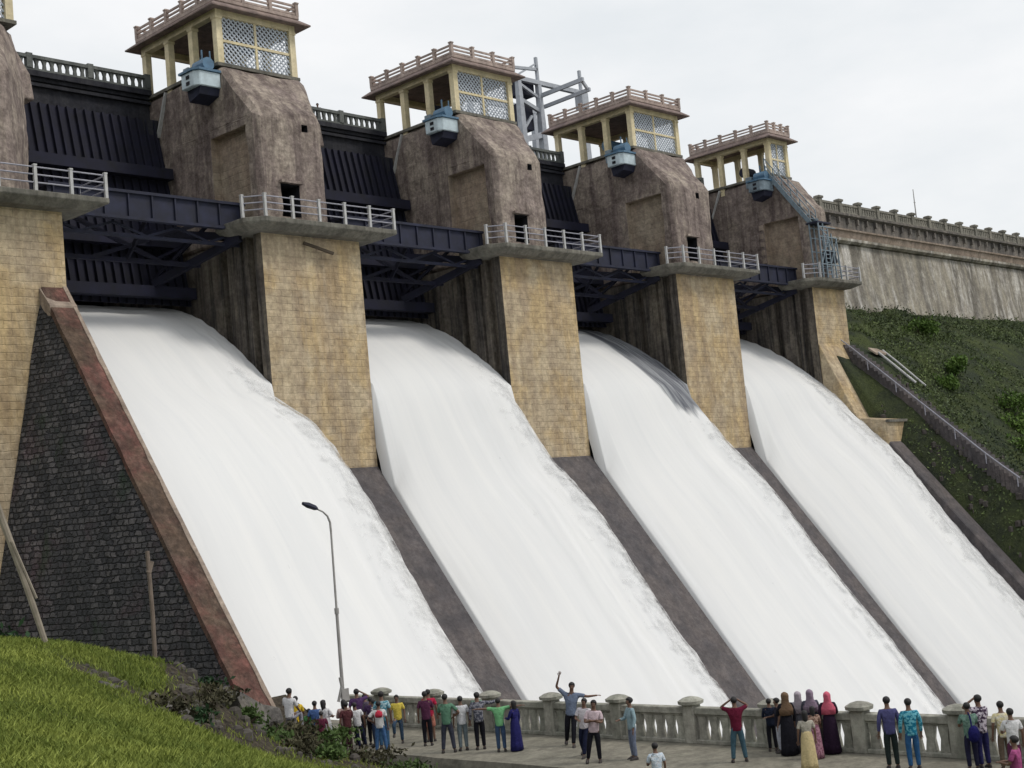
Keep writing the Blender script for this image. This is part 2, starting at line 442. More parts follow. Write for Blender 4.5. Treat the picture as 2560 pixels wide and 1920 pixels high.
def build_pier(k):
    X0, X1 = PIERS[k]
    o = (X0, YF, 0)
    lab = ['ochre stone gate pier cut by the left edge, above the red topped wall',
           'ochre stone gate pier with its front face behind the street lamp, largest in full view',
           'ochre stone gate pier just right of the picture centre, third from the left',
           'ochre stone gate pier fourth from the left, beside the dark streaked bay',
           'narrow ochre pier at the right end with steel stairs on its head'][k]
    t = thing('gate_pier', o, lab, 'dam pier', 'gate piers of the spillway')
    def loc(m, *a, **kw):
        return m.build(*a, parent=t, origin=o, **kw)
    # shaft with gate slots
    poly = [(X0, YF), (X1, YF), (X1, 76), (X0, 76), (X0, 61.0), (X0 + .5, 61.0), (X0 + .5, 60.4), (X0, 60.4),
            (X0, 59.2), (X0 + .16, 59.2), (X0 + .16, 58.95), (X0, 58.95),
            (X0, 58.55), (X0 + .4, 58.55), (X0 + .4, 57.95), (X0, 57.95)]
    m = MB(); m.prism_z(poly, -12, 22.72)
    sh = loc(m, 'pier_shaft', M['pier'])
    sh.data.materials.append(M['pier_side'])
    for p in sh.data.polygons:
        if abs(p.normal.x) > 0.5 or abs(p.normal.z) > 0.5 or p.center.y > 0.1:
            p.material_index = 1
    # head
    ch = min(2.4, (X1 - X0) * .37)
    def ring(z, yf, c, yc):
        return [(X0, yf, z), (X1 - c, yf, z), (X1, yc, z), (X1, 72.5, z), (X0, 72.5, z)]
    m = MB()
    m.loft([ring(22.7, 57.0, ch, 60.0), ring(29.1, 57.0, ch, 60.0), ring(30.8, 58.5, ch * .75, 60.3), ring(32.35, 59.75, ch * .45, 61.0)])
    hd = loc(m, 'pier_head', M['head'], bevel=0.28)
    cx = X0 - t.location.x
    L = lambda x, y, z: (x - o[0], y - o[1], z - o[2])
    hd.data.materials.append(M['head_panel'])
    hd.data.materials.append(M['dark'])
    xm = X0 + (X1 - X0) * .30
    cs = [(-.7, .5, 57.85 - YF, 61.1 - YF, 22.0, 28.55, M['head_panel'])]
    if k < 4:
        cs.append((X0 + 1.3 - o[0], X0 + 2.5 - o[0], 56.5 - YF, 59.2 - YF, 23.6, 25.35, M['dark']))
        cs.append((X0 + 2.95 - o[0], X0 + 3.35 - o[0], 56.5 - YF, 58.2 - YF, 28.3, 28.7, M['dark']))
    cut(hd, cs)
    bm = bmesh.new(); bm.from_mesh(hd.data)
    for lim in (3.0, 1.5, .8, .45):
        bmesh.ops.triangulate(bm, faces=bm.faces)
        es = [e for e in bm.edges if e.calc_length() > lim]
        bmesh.ops.subdivide_edges(bm, edges=es, cuts=1)
    bmesh.ops.triangulate(bm, faces=bm.faces)
    for v in bm.verts:
        if v.co.x < -.001 and False: continue
        w_ = v.co + Vector(o)
        f_ = mnoise.fractal(w_ * .55, .9, 2.0, 3) * .10 + mnoise.noise(w_ * 2.1) * .035
        v.co += v.normal * f_ - Vector((0, 0, 0))
    bm.to_mesh(hd.data); bm.free()
    # lip above the niche and drip mark pipe
    if k < 4:
        m = MB()
        m.box(X0 + 1.2, X0 + 2.6, 56.75, 57.0, 25.35, 25.5)
        loc(m, 'niche_lintel', M['head'])
    # corbel block at the upper right and pale rear edge strip
    m = MB()
    if k < 4:
        m.loft([[(X1 - .6, 60.3, z), (X1 + .62 - d, 60.3 + d, z), (X1 + .62 - d, 63.5, z), (X1 - .6, 63.5, z)] for z, d in ((28.9, 0), (30.2, .1), (31.9, .7))])
        loc(m, 'corbel_block', M['head'], bevel=0.05)
    m = MB(); m.bar((X0 - .06, 64.9, 32.2), (X0 - .06, 66.0, 29.9), .22, .1)
    loc(m, 'edge_strip', M['rail'])
    # rear corbel of the head under the road
    m = MB(); m.box(X0 - .9, X0 - .004, 66.0, 68.4, 28.9, 30.9)
    loc(m, 'bridge_bracket', M['bridge'])
    # platform
    xr = X1 + 1.75 if k < 4 else X1 + .9
    xl = X0 - 1.35 if k < 4 else X0 - 1.6
    top = [(xl, 59.4), (xl, 56.9), (X0 - .5, 56.05), (xr, 56.05), (xr, 59.4)]
    bot = [(xl + .5, 59.4), (xl + .5, 57.0), (X0 - .1, 56.55), (xr - .9, 56.55), (xr - .9, 59.4)]
    m = MB()
    m.loft([[(x, y, 22.68) for x, y in bot], [(x, y, 23.0) for x, y in top], [(x, y, 23.25) for x, y in top]])
    pf = loc(m, 'platform', M['slab'], bevel=0.03)
    px = [(xl + .08, 56.98), (X0 - .45, 56.15)]
    n = 5 if k < 4 else 3
    a, b_ = X0 - .45, xr - .1
    for i in range(1, n + 1):
        px.append((a + (b_ - a) * i / n, 56.15))
    px.append((xr - .1, 58.6))
    for x, y in px:
        m = MB()
        m.box(x - .07, x + .07, y - .07, y + .07, 23.25, 24.38)
        m.box(x - .085, x + .085, y - .085, y + .085, 24.38, 24.45)
        m.build('railing_post', M['rail'], pf, o)
    for zz in (23.62, 23.98, 24.32):
        m = MB()
        m.tube([(x, y, zz) for x, y in px], .035, 6)
        m.build('railing_pipe', M['railpipe'], pf, o)
    # small handrail on top of head right side
    m = MB()
    xs = [X1 - 1.2, X1 - .7, X1 - .2] if k < 4 else [X1 - 1.3, X1 - .8]
    for x in xs:
        m.bar((x, 60.9 + (x - X1 + 1.2) * .4, 32.3), (x, 60.9 + (x - X1 + 1.2) * .4, 33.4), .05)
    for zz in (32.8, 33.35):
        m.tube([(x, 60.9 + (x - X1 + 1.2) * .4, zz) for x in xs], .03, 6)
    loc(m, 'handrail', M['rail'])
    if k == 1:
        m = MB(); m.bar((X0 + 2.6, 57.15, 22.3), (X0 + 4.2, 56.7, 21.75), .14)
        loc(m, 'bent_bar', M['stem'])
    if k == 4:
        # sloping foot of the end pier
        m = MB()
        m.prism_x([(57.29, 18.2), (54.6, 12.0), (52.2, 11.6), (52.2, -6), (57.29, -6)], X0, X1)
        loc(m, 'sloping_foot', M['pier'], bevel=0.05)
        m = MB(); m.box(X0 - .1, X1 - .6, 52.0, 52.25, 11.4, 11.6)
        loc(m, 'foot_ledge', M['slab'])
        # pale quoin strip beside the panel
        m = MB()
        for i in range(7):
            m.box(X0 - .05, X0 + .12, 61.2, 61.55, 24.0 + i * .68, 24.42 + i * .68)
        loc(m, 'quoin_strip', M['palecap'])
    return t

for k in range(5):
    build_pier(k)

# ------------------------------------------------------------------ gate houses on the heads
def lattice(m, x0, x1, z0, z1, y, s=.30, w=.085):
    """flat diagonal grille in the plane y"""
    W, H = x1 - x0, z1 - z0
    for sg in (1, -1):
        k = -H
        while k < W:
            if sg == 1:
                a = (max(k, 0), max(-k, 0)); e = min(W - k, H); b = (k + e, e)
            else:
                a = (max(k, 0), H - max(-k, 0)); e = min(W - k, H); b = (k + e, H - e)
            if b[0] - a[0] > .05:
                yy = y + (.02 if sg == 1 else -.02)
                m.bar((x0 + a[0], yy, z0 + a[1]), (x0 + b[0], yy, z0 + b[1]), .035, w)
            k += s

def build_house(k):
    X0, X1 = PIERS[k]
    xl = X0 + .22
    xr = (X1 - .62 if k == 0 else X1 - 1.45) if k < 4 else X1 - 2.1
    o = (X0, 60.0, 32.35)
    lab = ['cream gate house corner showing at the top left edge on the cropped pier',
           'cream gate house with blue grey lattice, its roof railing cut by the top edge',
           'cream gate house with lattice front just left of the grey gantry crane',
           'cream gate house standing right of the grey gantry crane',
           'narrow open gate house at the right, above the steel stairs'][k]
    t = thing('gate_house', o, lab, 'gate house', 'gate houses on the piers')
    B = lambda m, n, mt, **kw: m.build(n, mt, t, o, **kw)
    ys = [60.05, 62.35, 64.7, 67.05]
    m = MB(); m.box(xl - .3, xr + .3, 59.8, 67.3, 32.3, 32.48)
    B(m, 'floor_slab', M['slab'])
    for x in (xl, xr):
        for y in ys:
            if k == 4 and x == xr and y == ys[0]:
                pass
            m = MB()
            zb = 31.7 if (x == xl and y > 64) else 32.4
            m.box(x - .19, x + .19, y - .19, y + .19, zb, 35.15)
            m.box(x - .23, x + .23, y - .23, y + .23, 34.95, 35.1)
            B(m, 'column', M['yellow'])
    # beams
    m = MB()
    m.box(xl - .2, xl + .2, 59.85, 67.25, 35.12, 35.5)
    m.box(xr - .2, xr + .2, 59.85, 67.25, 35.12, 35.5)
    m.box(xl + .2, xr - .2, 59.87, 60.23, 35.12, 35.5)
    m.box(xl + .2, xr - .2, 66.87, 67.23, 35.12, 35.5)
    B(m, 'ring_beam', M['yellow'])
    m = MB(); m.box(xl - .15, xr + .15, 59.9, 67.2, 35.48, 35.6)
    B(m, 'ceiling', M['soffit'])
    # sloping eave
    ox = .85
    r0 = [(xl - .22, 59.83), (xr + .22, 59.83), (xr + .22, 67.27), (xl - .22, 67.27)]
    r1 = [(xl - ox, 59.83 - ox + .2), (xr + ox, 59.83 - ox + .2), (xr + ox, 67.27 + ox - .2), (xl - ox, 67.27 + ox - .2)]
    m = MB()
    m.loft([[(x, y, 35.46) for x, y in r0], [(x, y, 35.36) for x, y in r1], [(x, y, 35.44) for x, y in r1], [(x, y, 35.92) for x, y in r0]])
    B(m, 'eave', M['eave'])
    m = MB(); m.box(xl - .4, xr + .4, 59.6, 67.5, 35.8, 36.02)
    B(m, 'roof_slab', M['trim'], bevel=.03)
    # parapet railing
    a, b_, c, d = xl - .3, xr + .3, 59.7, 67.4
    nx, ny = 3, 5
    pts = [(a + (b_ - a) * i / nx, c) for i in range(nx + 1)] + [(a + (b_ - a) * i / nx, d) for i in range(nx + 1)]
    pts += [(a, c + (d - c) * i / ny) for i in range(1, ny)] + [(b_, c + (d - c) * i / ny) for i in range(1, ny)]
    for x, y in pts:
        m = MB()
        m.box(x - .1, x + .1, y - .1, y + .1, 36.0, 36.72)
        m.box(x - .13, x + .13, y - .13, y + .13, 36.72, 36.8)
        B(m, 'parapet_post', M['trim'])
    m = MB()
    for zz, h in ((36.12, .12), (36.36, .09), (36.6, .11)):
        for y in (c, d):
            m.box(a, b_, y - .05, y + .05, zz - h / 2, zz + h / 2)
        for x in (a, b_):
            m.box(x - .05, x + .05, c, d, zz - h / 2, zz + h / 2)
    B(m, 'parapet_rail', M['trim'])
    # lattice front in four panels with a cream cross frame
    xm = (xl + xr) / 2
    m = MB()
    m.box(xm - .07, xm + .07, 59.98, 60.12, 32.48, 35.12)
    m.box(xl + .19, xr - .19, 59.97, 60.11, 33.72, 33.86)
    B(m, 'window_frame', M['yellow'])
    for (p, q) in ((xl + .19, xm - .07), (xm + .07, xr - .19)):
        for (z0, z1) in ((32.48, 33.72), (33.86, 35.12)):
            m = MB(); lattice(m, p, q, z0, z1, 60.05)
            B(m, 'lattice_panel', M['lattice'])
    # winch inside
    m = MB()
    m.box(xl + .8, xr - .8, 61.2, 62.2, 32.48, 33.1)
    m.tube([(xl + .6, 63.0, 33.4), (xr - .6, 63.0, 33.4)], .42, 12)
    m.box(xm - .3, xm + .3, 60.6, 61.0, 33.7, 34.1)
    m.box(xl + 1.2, xr - .9, 60.5, 60.7, 33.85, 34.05)
    B(m, 'winch', M['bluedark'] if k % 2 else M['steel'])
    return t
for k in range(5):
    build_house(k)

# hoist boxes hanging on the left face of each head
def build_hoist(k):
    X0 = PIERS[k][0]
    o = (X0, 60.2, 30.9)
    lab = [None, 'pale blue hoist box with two dark vents, under the largest gate house',
           'pale blue hoist box under the gate house left of the crane',
           'pale blue hoist box under the gate house right of the crane',
           'round ended blue grey hoist box at the top of the steel stairs'][k]
    t = thing('hoist_box', o, lab, 'hoist box', 'hoist boxes on the pier heads')
    B = lambda m, n, mt, **kw: m.build(n, mt, t, o, **kw)
    xa, xb = X0 - 1.55, X0 - .01
    y0, y1 = 59.75, 61.15
    m = MB()
    m.prism_z([(xb, y0), (xa + .25, y0), (xa, y0 + .3), (xa, y1), (xb, y1)], 31.0, 31.82)
    B(m, 'casing', M['bluebox'] if k < 4 else M['bluegrey'], bevel=.04)
    m = MB()
    m.prism_z([(xb, y0 - .1), (xa + .15, y0 - .1), (xa - .1, y0 + .25), (xa - .1, y1 + .1), (xb, y1 + .1)], 31.82, 31.94)
    B(m, 'lid', M['bluedark'])
    m = MB()
    for z in (31.13, 31.46):
        m.box(xa - .03, xa + .05, y0 + .62, y0 + .92, z, z + .19)
    B(m, 'vent', M['dark'])
    m = MB()
    m.prism_x([(y0 + .1, 31.0), (y0 + .25, 30.6), (y1 - .2, 30.35), (y1 - .05, 31.0)], xa + .3, xb)
    B(m, 'underside_shade', M['steel'])  # dark wedge standing in for the shaded underside and notch
    m = MB()
    m.tube([(xb - .6, y0 + .15, 32.3), (xb - .6, y0 + 1.2, 32.3)], .36, 14)
    m.box(xb - .9, xb - .3, y0 + .2, y0 + 1.15, 31.95, 32.15)
    m.bar((xb - .6, y0 + .7, 32.6), (xb - .6, y0 + .7, 33.2), .07)
    m.bar((xb - .3, y0 + .4, 32.2), (xb - .3, y0 + .4, 33.1), .06)
    B(m, 'motor', M['bluedark'])
    m = MB(); m.box(xa + .5, xb - .3, y1 + .02, y1 + .5, 31.5, 32.4)
    B(m, 'control_cabinet', M['bluegrey'])
for k in range(1, 5):
    build_hoist(k)

# ------------------------------------------------------------------ gates, walkway girders, road bridge spans
BAYW = ['leftmost', 'second', 'third', 'rightmost']
def build_bay(k):
    a, b = PIERS[k][1], PIERS[k + 1][0]
    o = (a, 65, 20.5)
    t = thing('radial_gate', o, 'dark navy ribbed steel gate raised over the %s water chute' % BAYW[k], 'sluice gate', 'radial gates between the piers')
    B = lambda m, n, mt, **kw: m.build(n, mt, t, o, **kw)
    rad = 8.6
    zs_ = list(np.linspace(19.95, 30.9, 15))
    yz = lambda z: 63.95 + 2.25 * (max(0.0, z - 19.95) / 10.95) ** 1.1
    arc = lambda r: [(yz(z) + r - rad, z) for z in zs_]
    m = MB()
    m.prism_x(arc(rad) + arc(rad + .12)[::-1], a + .03, b - .03)
    B(m, 'skin_plate', M['steel2'])
    nr = 21
    for i in range(nr):
        x = a + .3 + (b - a - .6) * i / (nr - 1)
        m = MB(); m.prism_x(arc(rad - .2) + arc(rad - .004)[::-1], x - .05, x + .05)
        B(m, 'rib', M['steel2'])
    for f in (.02, .3, .7):
        z = 20.3 + 10.2 * f
        y = yz(z) - .6
        m = MB(); m.box(a + .2, b - .2, y - .3, y + .3, z - .3, z + .3)
        B(m, 'girder', M['steel3'])
    for sx in (a + .5, b - .5):
        inx = sx + (1.4 if sx < (a + b) / 2 else -2.2)
        for f in (.06, .34):
            z = 20.3 + 10.2 * f
            m = MB()
            m.bar((sx, 58.4, 22.6), (inx, yz(z) - .8, z), .3, .4)
            B(m, 'arm', M['steel3'])
    m = MB()
    for sx, dx in ((a + .5, 1), (b - .5, -1)):
        m.bar((sx + dx * .5, 60.5, 23.2), (sx + dx * 1.8, 63.5, 22.3), .16)
        m.bar((sx + dx * .4, 60.0, 23.9), (sx + dx * 1.9, 63.6, 21.3), .16)
    m.bar((a + 1.2, 61.2, 21.6), (b - 1.2, 61.2, 21.6), .22)
    m.bar((a + 3.5, 61.2, 21.6), (b - .8, 60.2, 23.9), .2)
    m.bar((b - 3.5, 61.2, 21.6), (a + .8, 60.2, 23.9), .2)
    m.bar(((a + b) / 2, 61.2, 21.6), ((a + b) / 2 + .6, 60.2, 23.4), .18)
    B(m, 'brace', M['steel3'])

    # walkway girder
    o2 = (a, 58.6, 23.0)
    t2 = thing('walkway_girder', o2, 'dark steel walkway girder crossing the %s bay between pier platforms' % BAYW[k], 'walkway', 'walkway girders between platforms')
    m = MB(); m.box(a + .02, b - .02, 58.4, 59.6, 24.3, 24.44)
    m.build('deck', M['steel'], t2, o2)
    m = MB()
    m.box(a + .02, b - .02, 58.55, 58.6, 23.15, 24.3)
    m.box(a + .02, b - .02, 58.42, 58.75, 23.0, 23.14)
    nst = 9
    for i in range(nst):
        x = a + .3 + (b - a - .6) * i / (nst - 1)
        m.box(x - .04, x + .04, 58.44, 58.55, 23.14, 24.3)
    m.build('plate_girder', M['steel'], t2, o2)
    m = MB()
    for i in range(6):
        x0 = a + .1 + (b - a - .2) * i / 6
        x1 = a + .1 + (b - a - .2) * (i + 1) / 6
        m.bar((x0, 59.2, 22.4 if i % 2 else 23.0), (x1, 59.2, 23.0 if i % 2 else 22.4), .12)
    m.bar((a + .05, 59.2, 22.35), (b - .05, 59.2, 22.35), .16)
    m.build('lower_truss', M['steel'], t2, o2)

    # road bridge span
    o3 = (a, 66.5, 31.9)
    t3 = thing('road_bridge', o3, 'dark concrete crest road span with balusters above the %s gate' % BAYW[k], 'bridge', 'crest road spans over the bays')
    m = MB()
    m.box(a + .02, b - .02, 66.6, 72.2, 32.25, 32.62)
    m.box(a + .02, b - .02, 66.38, 66.6, 32.45, 32.75)
    m.build('deck', M['bridge'], t3, o3)
    m = MB()
    m.box(a + .02, b - .02, 66.75, 67.1, 30.95, 32.25)
    m.box(a + .02, b - .02, 66.62, 67.2, 30.7, 30.95)
    m.box(a + .02, b - .02, 66.52, 66.75, 31.95, 32.12)
    m.build('fascia_beam', M['bridge'], t3, o3)
    m = MB()
    m.box(a + .02, b - .02, 66.42, 66.7, 33.42, 33.6)
    m.box(a + .02, b - .02, 66.45, 66.68, 32.75, 32.88)
    m.build('balustrade_rail', M['bridge_rail'], t3, o3)
    nb = 25
    for i in range(nb):
        x = a + .2 + (b - a - .4) * i / (nb - 1)
        w = .17 if i % 8 == 0 else .085
        m = MB()
        if i % 8 == 0:
            m.box(x - w, x + w, 66.40, 66.72, 32.88, 33.68)
            m.build('balustrade_post', M['bridge_rail'], t3, o3)
        else:
            m.loft([[(x - ww, 66.5, z), (x + ww, 66.5, z), (x + ww, 66.64, z), (x - ww, 66.64, z)] for z, ww in ((32.88, .10), (33.0, .09), (33.15, .07), (33.3, .11), (33.42, .17))])
            m.build('baluster', M['bridge_rail'], t3, o3)
for k in range(4):
    build_bay(k)

# ------------------------------------------------------------------ spillway walls
def ztop(y):        # top line of the divide walls
    return 10.4 - 1.33 * (57.3 - y)
for k in (1, 2, 3):
    X0, X1 = PIERS[k]
    m = MB()
    ys = np.linspace(57.28, 40.2, 30)
    m.prism_x([(y, ztop(y)) for y in ys] + [(40.2, -13), (57.28, -13)], X0, X1 + .03)
    w = m.build('divide_wall', M['wetwall'], None, (X0, YF, 0), bevel=.06)
    tag(w, ['', 'dark wet sloping wall between the two leftmost water chutes', 'dark wet sloping wall between the two middle water chutes',
            'dark wet sloping wall between the two rightmost water chutes'][k], 'spillway wall', 'sloping walls dividing the chutes')

def zt0(y):         # top line of the left training wall
    return 19.2 - 1.37 * (57.3 - y)
o = (30.2, 50, 0)
t = thing('training_wall', o, 'dark stone masonry wall with sloping red plastered top at left', 'stone wall')
ys = list(np.linspace(57.28, 42.6, 44))
m = MB()
rings = []
for y in ys:
    zt = zt0(y)
    zb = -3.0
    L = []
    nz = 14
    for i in range(nz + 1):
        z = zt + (zb - zt) * i / nz
        L.append((30.42 - .215 * (zt - z) + .07 * fbm(y, z, 3, 1.4, 3), y, z))
    rings.append([(31.6, y, zb), (31.6, y, zt - .22)] + [(30.46, y, zt - .22)] + L[1:])
m.loft(rings)
m.build('masonry_face', M['masonry'], t, o)
m = MB()
rings = []
for y in ys:
    zt = zt0(y)
    e = .05 * fbm(y * 2, 1, 0, 1.2, 3)
    rings.append([(30.36 + e, y, zt - .32), (31.5, y, zt - .3), (31.5, y, zt + .03 * fbm(y, 5, 0, 2)), (30.39 + e, y, zt + .04 * fbm(y, 9, 0, 2))])
m.loft(rings)
m.build('plaster_top', M['redcap'], t, o)
m = MB()
rings = []
for y in ys:
    zt = zt0(y)
    e = .06 * fbm(y * 3, 4, 0, 1.2, 3)
    rings.append([(31.46 + e, y, zt - .28), (31.66, y, zt - .28), (31.66, y, zt + .06), (31.46 + e, y, zt + .06)])
m.loft(rings)
m.build('edge_strip', M['palecap'], t, o)
m = MB()
m.loft([[(30.3, 57.29, 17.9), (31.7, 57.29, 17.9), (31.7, 57.29, 18.95), (30.3, 57.29, 19.1)],
        [(30.35, 56.5, 17.7), (31.68, 56.5, 17.7), (31.68, 56.5, 18.2), (30.35, 56.5, 18.2)]])
m.build('cap_block', M['palecap'], t, o)

# right training wall
m = MB()
zr = lambda y: 12.2 - 1.25 * (55.0 - y)
m.prism_x([(57.2, 12.6), (54.8, 12.1)] + [(y, zr(y) + 1.3) for y in np.linspace(52.0, 38, 24)] + [(38, -13), (57.2, -13)], 95.62, 97.4)
w = m.build('training_wall', M['wetwall'], None, (95.62, 50, 0), bevel=.08)
tag(w, 'dark wet sloping wall right of the rightmost chute, below the green bank', 'spillway wall')

# stepped path / channel edge beside the stair line on the bank
# ------------------------------------------------------------------ non-overflow dam walls
def dam_wall(x0, x1, label, posts):
    o = (x0, 66.5, 20)
    t = thing('dam_wall', o, label, 'dam wall')
    m = MB()
    m.prism_x([(66.55, 29.7), (65.75, 22.4), (65.75, 10), (73, 10), (73, 29.7)], x0, x1)
    m.build('wall_face', M['damwall'], t, o)
    m = MB()
    m.prism_x([(66.3, 29.75), (66.05, 29.95), (66.05, 30.2), (66.4, 30.3), (73.2, 30.3), (73.2, 29.75)], x0, x1)
    m.build('lower_ledge', M['damwall'], t, o)
    m = MB()
    m.prism_x([(66.45, 30.3), (66.3, 30.9), (66.15, 31.0), (66.15, 31.15), (66.5, 31.2), (73, 31.2), (73, 30.3)], x0, x1)
    m.build('upper_ledge', M['palecap'], t, o)
    m = MB()
    m.prism_x([(66.55, 31.2), (66.55, 32.3), (66.2, 32.5), (66.2, 32.72), (73, 32.72), (73, 31.2)], x0, x1)
    for i in range(int((x1 - x0) / 1.75)):
        x = x0 + .8 + i * 1.75
        m.box(x - .13, x + .13, 66.28, 66.54, 31.75, 32.3)
    m.build('cornice', M['cornice'], t, o)
    m = MB()
    m.box(x0, x1, 66.3, 66.55, 33.45, 33.66)
    m.box(x0, x1, 66.33, 66.52, 32.72, 32.86)
    x = x0 + .3
    while x < x1:
        m.loft([[(x - w, 66.36, z), (x + w, 66.36, z), (x + w, 66.5, z), (x - w, 66.5, z)] for z, w in ((32.86, .16), (33.1, .11), (33.45, .17))])
        x += .44
    m.build('balustrade', M['parapet'], t, o)
    if posts:
        n = 0
        x = x0 + 2.6
        while x < x1 - 1 and n < 34:
            m = MB()
            m.box(x - .25, x + .25, 66.2, 66.66, 32.72, 33.78)
            m.loft([[(x - w, 66.43 - w * .95, z), (x + w, 66.43 - w * .95, z), (x + w, 66.43 + w * .95, z), (x - w, 66.43 + w * .95, z)] for z, w in ((33.78, .34), (33.98, .36), (34.06, .2))])
            m.build('parapet_post', M['parapet'], t, o)
            x += 3.58
            n += 1
dam_wall(100.42, 224, 'long lime streaked dam wall with posted parapet running off right', True)

# mast on the right crest
m = MB()
m.tube([(134.3, 67.2, 32.7), (134.3, 67.2, 37.0)], [.09, .04], 8)
m.box(134.0, 134.6, 66.95, 67.45, 32.72, 33.0)
m.bar((134.1, 67.2, 35.6), (134.5, 67.2, 35.6), .05)
mm = m.build('mast', M['lamp'], None, (134.3, 67.2, 32.7))
tag(mm, 'thin grey mast rising from the parapet of the right dam wall', 'mast')

# ------------------------------------------------------------------ gantry crane on the crest
o = (82, 72, 32.6)
t = thing('gantry_crane', o, 'pale grey steel gantry crane on the crest between two gate houses', 'crane')
B = lambda m, n, mt, **kw: m.build(n, mt, t, o, **kw)
for (x, y, zt) in ((79.75, 72, 41.6), (82.1, 72, 43.4), (87.4, 72, 43.2), (79.75, 77.5, 41.6), (87.4, 77.5, 41.6)):
    m = MB()
    m.loft([[(x - w, y - w, z), (x + w, y - w, z), (x + w, y + w, z), (x - w, y + w, z)] for z, w in ((32.6, .30), (38, .24), (41.4, .18))])
    m.bar((x, y, 41.4), (x, y, zt), .22)
    B(m, 'leg', M['crane'])
m = MB()
m.box(79.4, 88.0, 71.8, 72.15, 41.1, 41.45)
B(m, 'main_beam', M['crane'])
m = MB(); m.box(79.4, 88.0, 77.3, 77.7, 41.0, 41.55)
B(m, 'rear_beam', M['crane'])
m = MB(); m.bar((82.2, 72.3, 40.2), (82.5, 67.6, 40.4), .2, .32); m.bar((82.9, 72.3, 39.5), (83.2, 67.6, 39.7), .2, .28)
m.bar((82.5, 67.8, 40.4), (83.2, 67.8, 39.7), .2)
B(m, 'side_boom', M['crane'])
m = MB()
m.bar((79.8, 72, 36.3), (82.1, 72, 37.0), .35, .45)
m.bar((79.8, 72, 39.6), (82.1, 72, 38.9), .25, .3)
m.bar((79.8, 72, 40.9), (82.1, 72, 40.0), .2)
m.bar((79.8, 72, 37.0), (81.0, 72, 38.4), .18)
m.bar((79.2, 72, 42.1), (82.1, 72, 42.4), .22)
m.bar((79.8, 72, 41.6), (82.1, 72, 42.9), .14)
B(m, 'cross_brace', M['crane'])
m = MB()
m.box(79.9, 81.6, 72.4, 73.6, 37.4, 39.4)
m.box(80.2, 81.9, 72.3, 73.5, 40.2, 41.4)
B(m, 'winch_cab', M['steel'])
m = MB(); m.bar((87.4, 72, 39.9), (87.4, 72, 41.2), .8, .8)
B(m, 'end_cabinet', M['crane'])

# ------------------------------------------------------------------ steel stairs and scaffold on the end pier
o = (95.6, 57, 23.25)
t = thing('steel_stair', o, 'blue grey steel stair and ladder cage on the right end pier', 'stairs')
B = lambda m, n, mt, **kw: m.build(n, mt, t, o, **kw)
a0, a1 = Vector((95.35, 60.6, 33.0)), Vector((95.35, 57.0, 28.0))
for dx, n in ((0, 'stringer'), (.95, 'stringer')):
    m = MB(); m.bar(a0 + Vector((dx, -.35, -.3)), a1 + Vector((dx, -.35, -.3)), .1, .34)
    B(m, n, M['bluegrey'])
m = MB()
for i in range(15):
    p = a0.lerp(a1, i / 14) + Vector((0, -.35, -.25))
    m.box(p.x, p.x + .95, p.y - .14, p.y + .14, p.z - .02, p.z + .02)
B(m, 'treads', M['bluegrey'])
for dx in (0, .95):
    m = MB()
    for i in range(6):
        p = a0.lerp(a1, i / 5) + Vector((dx, -.35, -.3))
        m.bar(p, p + Vector((0, 0, 1.1)), .06)
    for h in (.55, 1.1):
        m.bar(a0 + Vector((dx, -.35, h - .3)), a1 + Vector((dx, -.35, h - .3)), .06)
    B(m, 'handrail', M['bluegrey'])
m = MB()
xs = (95.3, 95.95, 96.6, 97.3, 98.0)
for i, x in enumerate(xs):
    for y in (55.95, 56.75):
        m.bar((x, y, 23.25), (x - .25 * (i > 2) , y, 27.9 - .35 * i), .09)
B(m, 'tower_posts', M['bluegrey'])
m = MB()
for z in (24.3, 25.4, 26.5, 27.3):
    m.bar((95.3, 55.95, z), (97.8, 55.95, z), .07)
    m.bar((95.3, 56.75, z), (97.8, 56.75, z), .07)
for z in np.arange(23.5, 27.6, .32):
    m.bar((95.95, 55.95, z), (96.6, 55.95, z), .05)
m.bar((95.3, 55.95, 24.3), (96.6, 55.95, 26.5), .06); m.bar((96.6, 55.95, 24.3), (97.9, 55.95, 26.5), .06)
m.bar((97.9, 55.95, 24.3), (96.6, 55.95, 26.5), .06)
m.bar((95.3, 55.95, 27.3), (96.6, 55.95, 26.5), .06)
B(m, 'cage', M['bluegrey'])
m = MB(); m.box(95.2, 97.2, 55.9, 57.0, 27.6, 27.72)
B(m, 'landing', M['steel'])
m = MB(); m.box(97.2, 98.2, 56.3, 56.95, 24.6, 25.6)
B(m, 'dark_cabinet', M['dark'])

# ------------------------------------------------------------------ water
PROF = [(73, 20.9), (70, 20.7), (67.5, 20.45), (66, 20.15), (64.5, 19.75), (62.1, 18.55), (59.7, 16.9), (57.5, 15.0), (56, 13.7), (54.7, 12.3), (52.2, 9.9),
        (50.3, 7.5), (48.4, 4.6), (46.5, 2.0), (44, -1.1), (40.6, -5.6), (37, -9.8), (35.5, -11.2)]
def smooth_profile(n):
    P = np.array(PROF)
    s = np.concatenate([[0], np.cumsum(np.hypot(np.diff(P[:, 0]), np.diff(P[:, 1])))])
    q = np.linspace(0, s[-1], n)
    y = np.interp(q, s, P[:, 0]); z = np.interp(q, s, P[:, 1])
    k = np.array([1, 2, 3, 4, 3, 2, 1]) / 16.0
    for _ in range(3):
        y[3:-3] = np.convolve(y, k, 'valid'); z[3:-3] = np.convolve(z, k, 'valid')
    return y, z, q
